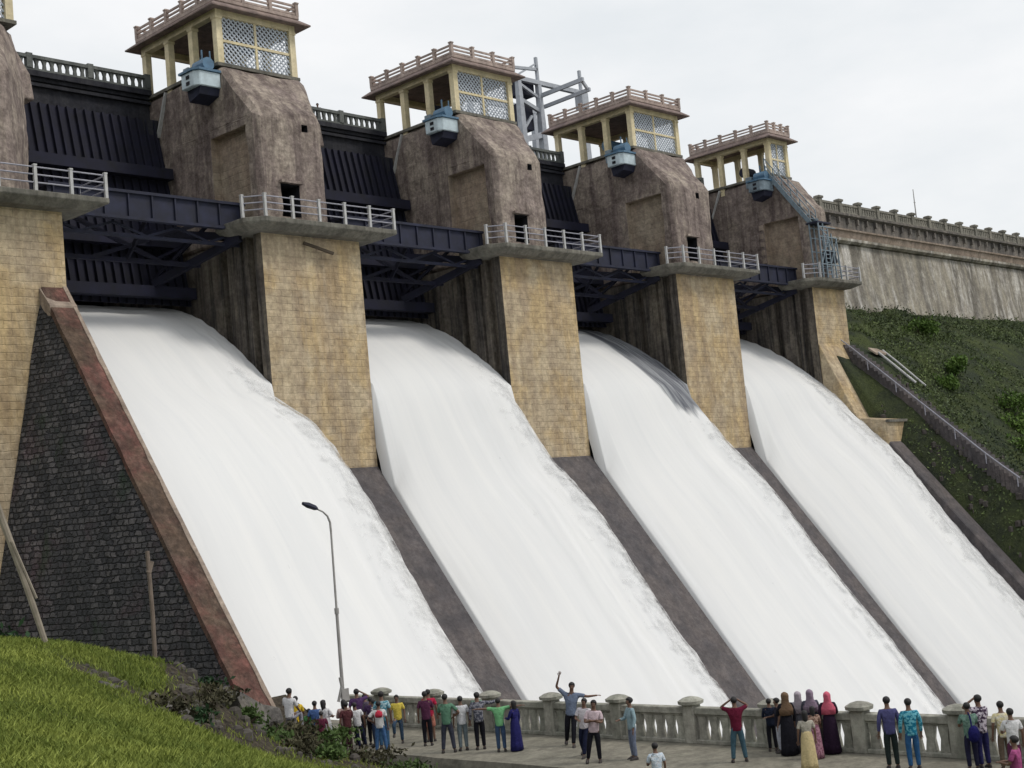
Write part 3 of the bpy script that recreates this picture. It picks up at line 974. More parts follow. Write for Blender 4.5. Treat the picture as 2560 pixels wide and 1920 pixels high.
def build_water(k):
    xl, xr = PIERS[k][1], PIERS[k + 1][0]
    NV, NU = 220, 96
    DZ = (.5, -2.1, -1.5, -.3)
    py, pz, pq = smooth_profile(NV)
    W = xr - xl
    verts, edge, glas, uvs = [], [], [], []
    for j in range(NV):
        y, zc, q = py[j], pz[j], pq[j]
        d = max(0.0, min(1.0, (57.2 - y) / 3.2))           # 0 between the piers, 1 on the open chute
        d = d * d * (3 - 2 * d)
        for i in range(NU):
            u = i / (NU - 1)
            if k == 0:
                ov_r = 1.1
            else:
                ov_r = .8 if k < 3 else -.02
            x = xl + u * (W + ov_r * d) + .02 * (1 - u) - .03 * u * (1 - d)
            lz = (zt0(y) - 1.6) if k == 0 else ztop(y) + .05
            full = zc
            rise = min(1.0, u / .88) ** .8
            z_open = lz + (full - lz) * rise if lz < full else full + .0
            full = zc + d * DZ[k]
            z_open = lz + (full - lz) * rise if lz < full else full
            if k < 3:
                f = max(0.0, (u - .90) / .10)
                z_open = z_open - (full - ztop(y)) * (1 - math.sqrt(max(0, 1 - f * f)))
            if y < 57.25:
                d_l = min(1.0, (57.25 - y) / 1.0)
                z = (full * (1 - d_l) + z_open * d_l)
            else:
                z = full
            am = .05 + .16 * min(1, q / 18)
            n1 = mnoise.fractal(Vector((x * .9 + k * 17, q * .09, 0)), .9, 2.1, 3)
            n2 = mnoise.fractal(Vector((x * 2.6 + k * 31, q * .30, 4)), 1.0, 2.1, 2)
            z += am * (.6 * n1 + .16 * n2) + .10 * max(0, u - .8) * 5 * mnoise.noise(Vector((x * 5, q * 1.5, k)))
            x += d * (.10 * mnoise.noise(Vector((q * .8, k * 3, u * 4)))) * (1 if u > .5 else 0)
            if i == 0:
                z -= 3.5
                x -= .012
            verts.append((x, y, z))
            e = 0.0
            if k < 3:
                e = max(0.0, (u - .87) / .125) * d
            e = max(e, 0.0)
            edge.append(e)
            g = 0.0
            if k == 2:
                # unaerated tongue along the right pier
                lo = .76 + .22 * min(1, max(0, (57.0 - y) / 5.5)) - .1 * min(1, max(0, (66 - y) / 6))
                g = max(0.0, min(1.0, (u - lo) / .10)) * max(0, min(1, (y - 54.8) / 2.0))
            g = max(g, .75 * max(0, min(1, (y - 64.5) / 2.5)))
            glas.append(g)
            uvs.append((u * W / 10 + k * 1.7, q / 10))
    Zg = np.array([v[2] for v in verts]).reshape(NV, NU)
    Zb = Zg[:, 1:].copy()
    for _ in range(3):
        Pj = np.pad(Zb, ((4, 4), (0, 0)), 'edge')
        Zb = sum(Pj[a_:a_ + NV] for a_ in range(9)) / 9
        Pi = np.pad(Zb, ((0, 0), (4, 4)), 'edge')
        Zb = sum(Pi[:, a_:a_ + NU - 1] for a_ in range(9)) / 9
    bl = np.clip((np.arange(1, NU) / (NU - 1) - .45) / .3, 0, 1)[None, :]
    wl = np.clip(np.arange(1, NU) / 9.0 - .1, 0, 1)[None, :]
    mixw = (1 - bl) * .9 * wl
    Zg[:, 1:] = Zb * mixw + Zg[:, 1:] * (1 - mixw)
    if k == 0:
        pass
    verts = [(v[0], v[1], float(z_)) for v, z_ in zip(verts, Zg.ravel())]
    faces = [(j * NU + i, j * NU + i + 1, (j + 1) * NU + i + 1, (j + 1) * NU + i) for j in range(NV - 1) for i in range(NU - 1)]
    # a thin veil of spray above the surface, denser towards the right shoulder
    if True:
        base = len(verts)
        for layer, lift in enumerate((.16,)):
            st = len(verts)
            for j in range(0, NV):
                for i in range(0, NU, 2):
                    x, y, z = verts[j * NU + i]
                    u = i / (NU - 1)
                    q = pq[j]
                    dd = max(0.0, min(1.0, (62 - y) / 8.0))
                    nn = mnoise.fractal(Vector((x * 1.3, q * .5, 9 + layer + k)), .8, 2.1, 3)
                    verts.append((x + .25 * lift * max(0, u - .8) * 5 * dd * (k < 3), y, z + lift * (.35 + .65 * dd) + .10 * nn))
                    edge.append(1.0 - .5 * max(0, min(1, (u - .72) / .2)) * max(0, min(1, (60 - y) / 3)) + (.45 if y > 63.5 else 0) + (.35 * max(0, (u - .93) / .07) if k < 3 else 0) + (.4 if glas[j * NU + i] > .3 else 0))
                    glas.append(0)
                    uvs.append((u * W / 10 + k * 1.7 + .37, q / 10 + .5 * layer))
            n2 = len(range(0, NU, 2))
            faces += [(st + j * n2 + i, st + j * n2 + i + 1, st + (j + 1) * n2 + i + 1, st + (j + 1) * n2 + i) for j in range(NV - 1) for i in range(n2 - 1)]
    me = bpy.data.meshes.new('water')
    me.from_pydata(verts, [], faces)
    for nm, arr in (('edge', edge), ('glassy', glas)):
        a = me.attributes.new(nm, 'FLOAT', 'POINT')
        a.data.foreach_set('value', np.array(arr, dtype=np.float32))
    uvl = me.uv_layers.new(name='flow')
    li = np.empty(len(me.loops), dtype=np.int32)
    me.loops.foreach_get('vertex_index', li)
    uvl.data.foreach_set('uv', np.array(uvs, dtype=np.float32)[li].ravel())
    me.polygons.foreach_set('use_smooth', [True] * len(me.polygons))
    me.materials.append(M['water'])
    ob = bpy.data.objects.new('water', me)
    COL.objects.link(ob)
    tag(ob, 'white foaming water rushing down the %s spillway chute' % BAYW[k], 'water', None, 'structure')
for k in range(4):
    build_water(k)
# concrete chute floors under the water (crest weir)
m = MB()
m.prism_x([(y, z - 2.6 if y > 59 else min(z - 2.6, ztop(y) - 1.0)) for y, z in PROF] + [(35.5, -14), (73, -14)], 31.7, 95.6)
w = m.build('spillway_floor', M['wetwall'], None)
tag(w, 'concrete floor hidden beneath the falling water', 'spillway', None, 'structure')
m = MB(); m.box(-700, 900, 73.2, 900, -14, 29.2)
w = m.build('reservoir', plain('deep_reservoir_water', (.02, .03, .03), .15), None)
tag(w, 'reservoir held back behind the dam', 'reservoir', None, 'structure')
m = MB()
nx, ny = 60, 40
vs, fs = [], []
for j in range(ny + 1):
    for i in range(nx + 1):
        x = 33.4 + 66.6 * i / nx; y = -60 + 98 * j / ny
        vs.append((x, y, -10.6 + .35 * fbm(x, y, 0, .25)))
for j in range(ny):
    for i in range(nx):
        fs.append((j * (nx + 1) + i, j * (nx + 1) + i + 1, (j + 1) * (nx + 1) + i + 1, (j + 1) * (nx + 1) + i))
m.add(vs, fs)
rv = m.build('river', M['foam'], None, smooth=True)
tag(rv, 'foaming white river below the chutes', 'river', None, 'structure')

# ------------------------------------------------------------------ ground
CP = np.array([(0, 0, 5.45), (-8, 4, 5.7), (6, 12.6, 5.22), (7.6, 12.9, 4.86), (12.9, 17.85, 3.55), (10, 20, 5.1), (13, 27, 5.49), (14.2, 26.5, 5.2), (15.8, 26.7, 4.7),
               (14, 33, 5.1), (16.7, 27.3, 4.47), (17.9, 27.9, 3.95), (18.3, 27.3, 3.2), (18.6, 27.8, 2.62), (19.8, 28.2, 2.3), (21.3, 29.0, 1.98), (22.2, 29.0, 1.62), (23.0, 29.0, 1.28), (23.4, 28.7, 1.0), (11.8, 22.1, 4.88), (13.0, 22.5, 4.6), (13.1, 21.9, 4.29), (14.1, 21.8, 3.76), (15.6, 23.3, 3.15), (17.5, 24.3, 2.45), (18.9, 24.6, 2.03), (17, 31, 4.0), (19.5, 32, 2.6), (21.0, 31, 1.9), (21.5, 33, 1.7), (23, 33, 1.0), (24.6, 30.5, .3),
               (24, 37, 2.1), (25, 40, 2.2), (26.5, 44, 2.3), (27.5, 50, 2.6), (26, 56, 3.4), (20, 45, 4.2), (10, 50, 5.0), (-10, 30, 6.2), (-20, 0, 6), (15, 5, 3.2), (20, 10, 1.2), (25, 14, -.1),
               (27.5, 18, -.5), (28, 23, -.7), (28, 28, -.8), (28, 33, -.5), (28, 37, -.1), (26, 33, .3), (28.4, 42.5, .1), (26.5, 37.5, 1.1), (-40, 60, 7), (-60, -40, 6), (20, -30, 1), (28, -20, -1), (28, 5, -.6), (10, 75, 6), (25, 75, 5)])
_D = np.sqrt((CP[:, None, 0] - CP[None, :, 0]) ** 2 + (CP[:, None, 1] - CP[None, :, 1]) ** 2 + .5)
_A = np.block([[_D, np.ones((len(CP), 1))], [np.ones((1, len(CP))), np.zeros((1, 1))]])
_W = np.linalg.solve(_A, np.append(CP[:, 2], 0.0))
def h_left(x, y):
    x = min(max(x, -70), 40); y = min(max(y, -60), 80)
    d = np.sqrt((CP[:, 0] - x) ** 2 + (CP[:, 1] - y) ** 2 + .5)
    return float(d @ _W[:-1] + _W[-1])
def soil_at(x, y):
    az = math.degrees(math.atan2(y, x)); r = math.hypot(x, y)
    rb = np.interp(az, [50, 52.5, 54.2, 56.1, 57.1, 59.1, 60, 61.9, 63], [33, 31, 30, 28, 26, 25.6, 26.2, 26.6, 45])
    v = max(0.0, min(1.0, (r - rb + .5 * fbm(x, y, 0, .7)) / .7))
    if az > 58.3: v *= max(0.0, min(1.0, (29.3 - r) / .8))
    return v if y > 18 else 0.0
def h_right(x, y):
    z = np.interp(y, [-80, 20, 30, 36, 46, 57.5, 66, 90], [-11, -10, -6, -1.2, 7.0, 17.8, 23.5, 24])
    z += .5 * fbm(x, y, 0, .18) + .16 * fbm(x, y, 2, .9) + .06 * max(0, x - 110) * (1 if y < 60 else .0) * .3
    if x < 99.3 and y < 57:
        tq = max(0.0, min(1.0, (x - 97.35) / 1.95))
        tq = max(tq, max(0, (y - 53.5) / 3.5))
        z = z * tq + (12.2 - 1.25 * (55.0 - y) + 1.1) * (1 - tq)
    return float(z)
def ground_h(x, y):
    if x <= 33.25:
        if x >= 28.95:
            return -1.2 if y < 43 else h_left(28.5, y) - .4
        return h_left(x, y) + .07 * fbm(x, y, 0, .7) + .03 * fbm(x, y, 5, 2.5)
    if x >= 97.3:
        return h_right(x, y)
    return -12.5
xs = list(np.arange(-700, -60, 60)) + list(np.arange(-60, -8, 4)) + list(np.arange(-8, 28.9, .45)) + [28.93, 29.1, 31, 33.2, 33.3, 50, 70, 96, 97.25, 97.35] + list(np.arange(98, 128, .8)) + list(np.arange(128, 240, 5)) + list(np.arange(240, 900, 80))
ysg = list(np.arange(-700, -60, 60)) + list(np.arange(-60, 4, 4)) + list(np.arange(4, 66, .55)) + [66, 70, 76, 90, 120, 200, 400, 800]
vs, fs, soil = [], [], []
nx, ny = len(xs), len(ysg)
for y in ysg:
    for x in xs:
        z = ground_h(x, y)
        if y > 74 and 28 < x < 100:
            z = -12.5
        vs.append((x, y, z))
        s = 0.0
        if 9 < x <= 33.3 and 18 < y < 60:
            s = soil_at(x, y)
        if x > 97:
            s = max(0, min(1, (102.5 - x) / 2.5)) * .75 + .1
        soil.append(s)
for j in range(ny - 1):
    for i in range(nx - 1):
        fs.append((j * nx + i, j * nx + i + 1, (j + 1) * nx + i + 1, (j + 1) * nx + i))
me = bpy.data.meshes.new('ground')
me.from_pydata(vs, [], fs)
a = me.attributes.new('bank', 'FLOAT', 'POINT')
a.data.foreach_set('value', np.array([.92 if v[0] > 96 and v[0] < 240 else 0.0 for v in vs], dtype=np.float32))
a = me.attributes.new('soil', 'FLOAT', 'POINT')
a.data.foreach_set('value', np.array(soil, dtype=np.float32))
me.polygons.foreach_set('use_smooth', [True] * len(me.polygons))
me.materials.append(M['ground'])
g = bpy.data.objects.new('ground', me)
COL.objects.link(g)
tag(g, 'grassy knoll and banks around the spillway', 'ground', None, 'structure')

# terrace
m = MB()
rings = []
for y in np.linspace(-12, 43.2, 90):
    e = .10 * fbm(y, 0, 0, .5) + .04 * fbm(y, 3, 0, 2)
    rings.append([(28.75 + e, y, -1.6), (33.45, y, -3.0), (33.45, y, 0.0), (31.0, y, .02), (28.9 + e, y, 0.0), (28.86 + e, y, -.18)])
m.loft(rings)
tr = m.build('terrace', M['terrace'], None)
tag(tr, 'worn paved viewing terrace where the crowd stands', 'terrace', None, 'structure')
m = MB(); m.box(33.3, 33.7, -12, 43.2, -13, -.35)
w = m.build('terrace_wall', M['wetwall'], None)
tag(w, 'retaining wall below the viewing terrace', 'retaining wall', None, 'structure')

# ------------------------------------------------------------------ balustrade
o = (33.0, 25, 0)
t = thing('balustrade', o, 'grey mossy concrete balustrade with capped posts in front of the water', 'balustrade')
XB = 33.05
m = MB()
m.box(XB - .15, XB + .15, 8.4, 41.4, .84, 1.04)
m.box(XB - .10, XB + .10, 8.4, 41.4, .78, .84)
m.build('top_rail', M['balus'], t, o, bevel=.02)
m = MB(); m.box(XB - .17, XB + .17, 8.4, 41.4, 0.0, .12)
m.build('plinth', M['balus'], t, o, bevel=.02)
py_ = [30.95 - 2.78 * i for i in range(-3, 9)]
for y in py_:
    m = MB()
    m.box(XB - .2, XB + .2, y - .2, y + .2, 0, 1.1)
    m.build('post', M['balus'], t, o, bevel=.02)
    m = MB()
    m.loft([[(XB + sx * w, y + sy * w, z) for sx, sy in ((-1, -1), (-.45, -1.25), (.45, -1.25), (1, -1), (1.25, -.45), (1.25, .45), (1, 1), (.45, 1.25), (-.45, 1.25), (-1, 1), (-1.25, .45), (-1.25, -.45))] for z, w in ((1.1, .20), (1.13, .265), (1.22, .275), (1.30, .17), (1.33, .08))])
    m.build('post_cap', M['balus'], t, o)
for i in range(len(py_) - 1):
    y1, y0 = py_[i] - .2, py_[i + 1] + .2
    nb = 6
    for j in range(nb):
        y = y0 + (y1 - y0) * (j + .5) / nb
        m = MB()
        m.loft([[(XB - d, y - w, z), (XB + d, y - w, z), (XB + d, y + w, z), (XB - d, y + w, z)] for z, w, d in ((.12, .14, .09), (.25, .125, .085), (.45, .10, .075), (.62, .125, .085), (.78, .15, .09))])
        m.build('baluster', M['balus'], t, o)

# ------------------------------------------------------------------ lamp and poles
o = (29.95, 37.6, 0)
t = thing('street_lamp', o, 'slender grey street lamp with a single bent arm beside the crowd', 'street lamp')
m = MB()
m.tube([(29.95, 37.6, -.05), (29.97, 37.6, 4.4)], [.07, .055], 10)
m.tube([(29.97, 37.6, 4.4), (30.0, 37.6, 7.1)], [.042, .036], 10)
m.tube([(29.97, 37.6, 4.3), (29.97, 37.6, 4.5)], .08, 10)
m.build('pole', M['lamp'], t, o, smooth=False)
m = MB()
m.tube([(30.0, 37.6, 7.1), (29.99, 37.6, 7.4), (29.9, 37.6, 7.62), (29.72, 37.6, 7.78), (29.45, 37.6, 7.9)], [.04, .038, .034, .03, .028], 8)
m.build('arm', M['lamp'], t, o)
m = MB()
m.loft([[(x, 37.6 + s * w, z + c * h) for s, c in ((-1, -.3), (-.6, 1), (.6, 1), (1, -.3), (.6, -.9), (-.6, -.9))] for x, z, w, h in ((29.5, 7.89, .05, .04), (29.4, 7.93, .11, .08), (29.1, 8.04, .13, .09), (28.9, 8.11, .07, .05))])
m.build('lamp_head', M['steel'], t, o)
m = MB(); m.tube([(29.7, 37.55, 1.4), (29.85, 37.5, 1.9), (29.8, 37.5, 2.2)], .05, 6); m.box(29.8, 30.1, 37.45, 37.52, 1.4, 1.8)
m.build('junction_box', M['lamp'], t, o)

m = MB()
m.tube([(14.05, 27.05, 5.1), (13.6, 27.0, 6.6), (12.9, 26.95, 8.75), (12.2, 26.9, 11.0)], [.06, .07, .075, .08], 8)
m.tube([(13.78, 26.95, 6.3), (13.3, 26.9, 7.5)], .03, 6)
w = m.build('leaning_pole', M['pole'], None, (14.05, 27.05, 5.1))
tag(w, 'pale wooden pole leaning left out of the grass at the left edge', 'pole')
m = MB()
m.tube([(27.75, 45.6, 2.0), (27.8, 45.6, 4.6), (27.75, 45.6, 7.0)], [.09, .08, .08], 8)
m.tube([(27.75, 45.6, 6.2), (27.9, 45.6, 6.6)], .10, 8)
w = m.build('standing_pole', plain('old_brown_pole', (.16, .125, .10), .9), None, (27.75, 45.6, 2.0))
tag(w, 'short upright brown pole standing against the dark masonry wall', 'pole')

# ------------------------------------------------------------------ plants
def leaf_cloud(name, pts, size, mat, parent=None, origin=(0, 0, 0), aspect=.45, up=.3):
    """many separate leaf quads at given points"""
    pts = np.asarray(pts, dtype=np.float64)
    n = len(pts)
    d = RNG.normal(size=(n, 3)); d[:, 2] += up; d /= np.linalg.norm(d, axis=1)[:, None]
    e = np.cross(d, RNG.normal(size=(n, 3))); e /= np.linalg.norm(e, axis=1)[:, None]
    s = (size * RNG.uniform(.6, 1.4, n))[:, None]
    v = np.stack([pts, pts + d * s * .5 + e * s * aspect * .5, pts + d * s, pts + d * s * .5 - e * s * aspect * .5], 1).reshape(-1, 3) - np.array(origin)
    me = bpy.data.meshes.new(name)
    me.from_pydata(v.tolist(), [], np.arange(4 * n).reshape(-1, 4).tolist())
    me.materials.append(mat)
    ob = bpy.data.objects.new(name, me)
    COL.objects.link(ob)
    if parent: ob.parent = parent
    return ob

def blob_pts(c, r, n, clumps=9):
    """points gathered in clumps inside an ellipsoid"""
    c = np.array(c); r = np.array(r)
    cc = RNG.normal(size=(clumps, 3)); cc /= np.linalg.norm(cc, axis=1)[:, None]
    cc *= RNG.uniform(.25, .9, (clumps, 1))
    k = RNG.integers(0, clumps, n)
    p = cc[k] + RNG.normal(size=(n, 3)) * .24
    return c + p * r

def shrub(name, loc, r, n, size, mat, label, cat='shrub', group=None, stems=5):
    t = thing(name, loc, label, cat, group)
    P = blob_pts((loc[0], loc[1], loc[2] + r[2] * .8), r, n)
    P[:, 2] = np.maximum(P[:, 2], loc[2] + .02)
    leaf_cloud('foliage', P, size, mat, t, loc)
    m = MB()
    for i in range(stems):
        a = random.uniform(0, 6.28)
        e = (loc[0] + math.cos(a) * r[0] * .6, loc[1] + math.sin(a) * r[1] * .6, loc[2] + r[2] * random.uniform(.8, 1.5))
        m.tube([(loc[0], loc[1], loc[2] - .1), ((loc[0] * 2 + e[0]) / 3, (loc[1] * 2 + e[1]) / 3, loc[2] + r[2] * .5), e], [.05, .035, .012], 5)
    m.build('stems', M['stem'], t, loc)
    return t
def hz(x, y): return ground_h(x, y)
shrub('shrub', (16.0, 33.2, hz(16, 33.2)), (.8, .8, .75), 900, .22, M['leafdark'], 'dark green shrub beside the foot of the leaning pole')
shrub('shrub', (18.6, 34.2, hz(18.6, 34.2)), (.8, .7, .65), 800, .2, M['leafdark'], 'small dark green shrub at the base of the masonry wall')
shrub('tall_shrub', (16.6, 40.5, hz(16.6, 40.5)), (1.6, 1.5, 3.0), 2600, .3, M['leafdark'], 'tall dark overgrown shrub behind the leaning pole at left edge', 'shrub', None, 8)
shrub('tall_shrub', (18.4, 45.5, hz(18.4, 45.5)), (1.3, 1.3, 3.4), 2200, .3, M['leafdark'], 'dark creeper shrub against the foot of the cropped pier', 'shrub', None, 8)
bl = [(22.6, 30.0, .5, M['leaf'], 'leafy green bush in the grass under the seated man'),
      (23.8, 29.8, .55, M['leaf'], 'green bush just left of the lamp base'),
      (24.2, 31.6, .45, M['leaf'], 'broad green bush below the yellow shirted boy'),
      (25.2, 31.4, .42, M['dry'], 'dry brownish bush below the man in the long white kurta'),
      (25.6, 30.2, .5, M['leaf'], 'low green bush at the corner of the paved terrace'),
      (21.4, 29.6, .45, M['dry'], 'brown dry bush left of the grey boulders'),
      (25.9, 33.4, .4, M['leaf'], 'green bush hiding the legs of the leftmost crowd'),
      (27.7, 31.5, .5, M['leaf'], 'small green weed clump on the terrace ledge'),
      (18.4, 26.6, .42, M['leaf'], 'green weeds directly below the flat faced boulder'),
      (19.6, 26.6, .45, M['dry'], 'brown green weeds below the smaller boulder'),
      (20.8, 26.8, .45, M['leaf'], 'green weeds spreading over the lower knoll edge'),
      (19.8, 28.0, .5, M['leaf'], 'green weedy bush at the lower edge of the rubble heap'),
      (20.9, 28.2, .6, M['dry'], 'brown weedy bush below the flat faced boulder'),
      (22.0, 28.6, .65, M['leaf'], 'dark green bush in the grass left of the terrace corner'),
      (23.3, 28.6, .6, M['dry'], 'brown green bush low at the bottom edge left of the terrace'),
      (24.6, 28.9, .6, M['leaf'], 'green bush touching the bottom edge beside the terrace corner')]
for x, y, s, mt, lb in bl:
    z = hz(x, y)
    shrub('bush', (x, y, z - .05), (s * 1.25, s * 1.25, s * .5), int(1300 * s), .13, mt, lb, 'bush', 'bushes in front of the crowd', 4)
# dry scrub on the rubble heap
for (x, y, s, mt, lb) in [(15.6, 24.4, .45, M['leafdark'], 'dark green scrub in the middle of the bare soil scar'), (17.6, 26.6, .5, M['dry'], 'brown scrub near the right part of the bare scar'), (19.6, 28.0, .35, M['dry'], 'brown scrub in front of the flat faced boulder'), (14.6, 23.6, .5, M['dry'], 'dark dry scrub on the left end of the rubble heap'),
                          (16.6, 25.6, .45, M['dry'], 'dark dry scrub on top of the rubble heap'),
                          (18.0, 27.9, .42, M['leafdark'], 'dark green scrub touching the left side of the flat faced boulder')]:
    shrub('scrub', (x, y, hz(x, y) - .1), (s * 1.5, s, s * .45), int(900 * s), .14, mt, lb, 'scrub', 'scrub on the rubble heap', 5)

# meadow grass on the knoll (stuff)
def blades(name, P, h, w, mat, lean=.5):
    n = len(P)
    a = RNG.uniform(0, 2 * math.pi, n)
    side = np.stack([np.cos(a), np.sin(a), np.zeros(n)], 1)
    ln = RNG.normal(size=(n, 3)) * lean; ln[:, 2] = 0
    H = h * RNG.uniform(.5, 1.4, n)
    tip = P + np.stack([np.zeros(n), np.zeros(n), H], 1) + ln * H[:, None]
    mid = P + np.stack([np.zeros(n), np.zeros(n), H * .55], 1) + ln * H[:, None] * .3
    ww = (w * RNG.uniform(.6, 1.3, n))[:, None]
    v = np.stack([P - side * ww, P + side * ww, mid + side * ww * .7, tip, mid - side * ww * .7], 1).reshape(-1, 3)
    me = bpy.data.meshes.new(name)
    me.from_pydata(v.tolist(), [], np.arange(5 * n).reshape(-1, 5).tolist())
    me.materials.append(mat)
    ob = bpy.data.objects.new(name, me)
    COL.objects.link(ob)
    return ob
pts = []
while len(pts) < 150000:
    d = random.uniform(9, 37); an = random.uniform(R(37), R(72))
    if random.random() > .45 + .55 * (d / 37):
        continue
    x, y = d * math.cos(an), d * math.sin(an)
    if x > 27.5 or y > 34: continue
    f = fbm(x, y, 0, .8)
    if random.random() > .75 + .6 * f: continue
    bare = soil_at(x, y)
    if random.random() < bare * .9: continue
    pts.append((x, y))
P = np.array([(x, y, h_left(x, y)) for x, y in pts])
gr = blades('grass', P, .10, .012, M['grass'])
tag(gr, 'bright green meadow grass on the knoll in the left foreground', 'grass', None, 'stuff')

# bank vegetation (stuff)
pts = []
while len(pts) < 90000:
    x = random.uniform(97.5, 185); y = random.uniform(30, 65.6)
    if 98.9 < x < 102.2 and random.random() < .8: continue
    if x < 99 and y > 52: continue
    f = fbm(x, y, 0, .12, 5) + .5 * fbm(x, y, 6, .5)
    if random.random() > .55 + .9 * f: continue
    pts.append((x, y, h_right(x, y) + random.random() ** 2 * .55))
ob = leaf_cloud('bank_vegetation', pts, .24, M['weeds'], None, (0, 0, 0), .5, .5)
tag(ob, 'dark green weeds covering the bank below the right dam wall', 'vegetation', None, 'stuff')
for i, (x, y, s, lb) in enumerate([(115, 51.3, 1.3, 'bright green bush highest on the right bank'), (112.3, 49.2, 1.3, 'bright green bush in the middle of the right bank edge'),
                                   (113, 55, .9, 'small yellow green bush on the middle of the bank'), (109.5, 54, .8, 'small green bush near the bent pipes on the bank'),
                                   (119, 60.5, 1.1, 'green bush just below the right dam wall'), (108, 46.9, 1.1, 'bright green bush above the ruined stones at right edge')]):
    shrub('bush', (x, y, h_right(x, y)), (s * 1.4, s * 1.4, s * .8), 800, .34, M['weeds_bright'], lb, 'bush', 'bushes on the right bank', 4)

# ------------------------------------------------------------------ rocks and rubble
def boulder(loc, r, label, seed, flat=1.0, group='boulders beside the terrace end'):
    bm = bmesh.new()
    bmesh.ops.create_icosphere(bm, subdivisions=3, radius=1.0)
    for v in bm.verts:
        p = v.co.copy()
        n = mnoise.fractal(p * 1.1 + Vector((seed * 7.1, 0, 0)), .9, 2.0, 4)
        q = p * (1 + .30 * n)
        for ax in (Vector((1, .3, .2)).normalized(), Vector((-.4, 1, .1)).normalized(), Vector((.1, -.5, 1)).normalized(), Vector((-.8, -.4, .5)).normalized()):
            d = q.dot(ax)
            if d > .62: q -= ax * (d - .62) * .85
        v.co = Vector((q.x * r[0], q.y * r[1], q.z * r[2]))
    me = bpy.data.meshes.new('boulder')
    bm.to_mesh(me); bm.free()
    me.materials.append(M['rock'])
    ob = bpy.data.objects.new('boulder', me)
    ob.location = loc
    ob.rotation_euler = (0, random.uniform(-.2, .2), seed * 1.3)
    COL.objects.link(ob)
    tag(ob, label, 'boulder', group)
    return ob
BD = [((20.9, 30.4, 2.62), (.85, .6, .8), 'large flat faced grey boulder right of the rubble heap', 1),
      ((26.5, 36.3, .55), (.9, .8, .95), 'grey boulder the white shirted man sits on', 2),
      ((20.1, 30.1, 3.3), (.7, .4, .2), 'long pale slab lying on the rubble at the wall foot', 3),
      ((21.9, 30.7, 2.25), (.6, .5, .6), 'smaller grey boulder right of the flat faced one', 4),
      ((15.0, 24.2, 3.85), (.45, .35, .25), 'low grey boulder on the bare soil scar of the knoll', 5),
      ((12.9, 23.0, 4.65), (.4, .3, .22), 'leftmost small boulder half sunk in the grass', 6)]
for loc, r, lb, s in BD:
    boulder(loc, r, lb, s)
# rubble (stuff)
m = MB()
for i in range(1600):
    x = random.uniform(12.5, 26); y = random.uniform(22, 37)
    if soil_at(x, y) < .5: continue
    if x > 26 and y < 37: continue
    if random.random() > .45 + fbm(x, y, 0, .5) * .8: continue
    s = random.uniform(.05, .2)
    z = h_left(x, y)
    a = random.uniform(0, 3)
    c = [(x + s * math.cos(a + k * 1.257) * random.uniform(.6, 1.1), y + s * math.sin(a + k * 1.257) * random.uniform(.6, 1.1)) for k in range(5)]
    m.loft([[(p, q, z - .1) for p, q in c], [(x + (p - x) * .95, y + (q - y) * .95, z + s * .45) for p, q in c], [(x + (p - x) * .45, y + (q - y) * .5, z + s * .8) for p, q in c]])
rb = m.build('rubble', plain('brown_rubble', (.075, .066, .058), .95, 0, .5, 2.0), None)
tag(rb, 'broken dark stones heaped at the foot of the masonry wall', 'rubble', None, 'stuff')

# right bank: stair kerb line, pipes, ruined stones
o = (100.2, 57, 18)
t = thing('bank_steps', o, 'straight flight of grey steps with pipe rails down the right bank', 'steps')
def bz(y): return np.interp(y, [36, 46, 57.5, 58.5], [-1.0, 7.4, 18.2, 18.6])
m = MB()
for i in range(58):
    y = 57.4 - i * .33
    z = bz(y)
    m.box(99.2, 100.9, y - .33, y + .02, z - 1.2, z + .05)
m.build('treads', M['wetwall'], t, o)
for x, e in ((99.1, 44.0),):
    m = MB()
    m.tube([(x, y, bz(y) + .6) for y in np.linspace(57.6, e, 12)], .05, 6)
    m.build('pipe_rail', M['railpipe'], t, o)
    for y in np.linspace(57.4, e + .2, 7):
        m = MB(); m.bar((x, y, bz(y) - .2), (x, y, bz(y) + .6), .06)
        m.build('rail_post', M['railpipe'], t, o)
m = MB()
for i in range(520):
    y = random.uniform(38, 56.8); x = random.uniform(97.5, 103.2)
    if random.random() > .5 + fbm(x, y, 0, .4): continue
    s_ = random.uniform(.05, .24) if random.random() < .9 else random.uniform(.24, .4)
    z = h_right(x, y)
    a = random.uniform(0, 3)
    c = [(x + s_ * math.cos(a + k * 1.047) * random.uniform(.5, 1.1), y + s_ * math.sin(a + k * 1.047) * random.uniform(.5, 1.1)) for k in range(6)]
    m.loft([[(p, q, z - .25) for p, q in c], [(x + (p - x) * .95, y + (q - y) * .95, z + s_ * .4) for p, q in c], [(x + (p - x) * .35 + s_ * .25, y + (q - y) * .3, z + s_ * random.uniform(.45, .8)) for p, q in c]])
rb = m.build('bank_rubble', plain('brown_bank_rock', (.055, .048, .043), .95, 0, .6, 1.6), None)
tag(rb, 'broken brown stones strewn down the right bank beside the steps', 'rubble', None, 'stuff')
o = (104.2, 55.8, 16.5)
t = thing('bent_pipes', o, 'pale bent pipes and slab lying on the bank below the right wall', 'pipes')
zz_ = lambda y: h_right(104, y) + .5
m = MB(); m.tube([(103.6, 56.6, zz_(56.6)), (103.5, 55.4, zz_(55.4)), (103.6, 53.6, zz_(53.6) + .1)], .11, 8)
m.build('pipe', M['rail'], t, o)
m = MB(); m.tube([(104.9, 56.9, zz_(56.9)), (104.7, 55.6, zz_(55.6)), (104.8, 53.4, zz_(53.4))], .09, 8)
m.build('pipe', M['rail'], t, o)
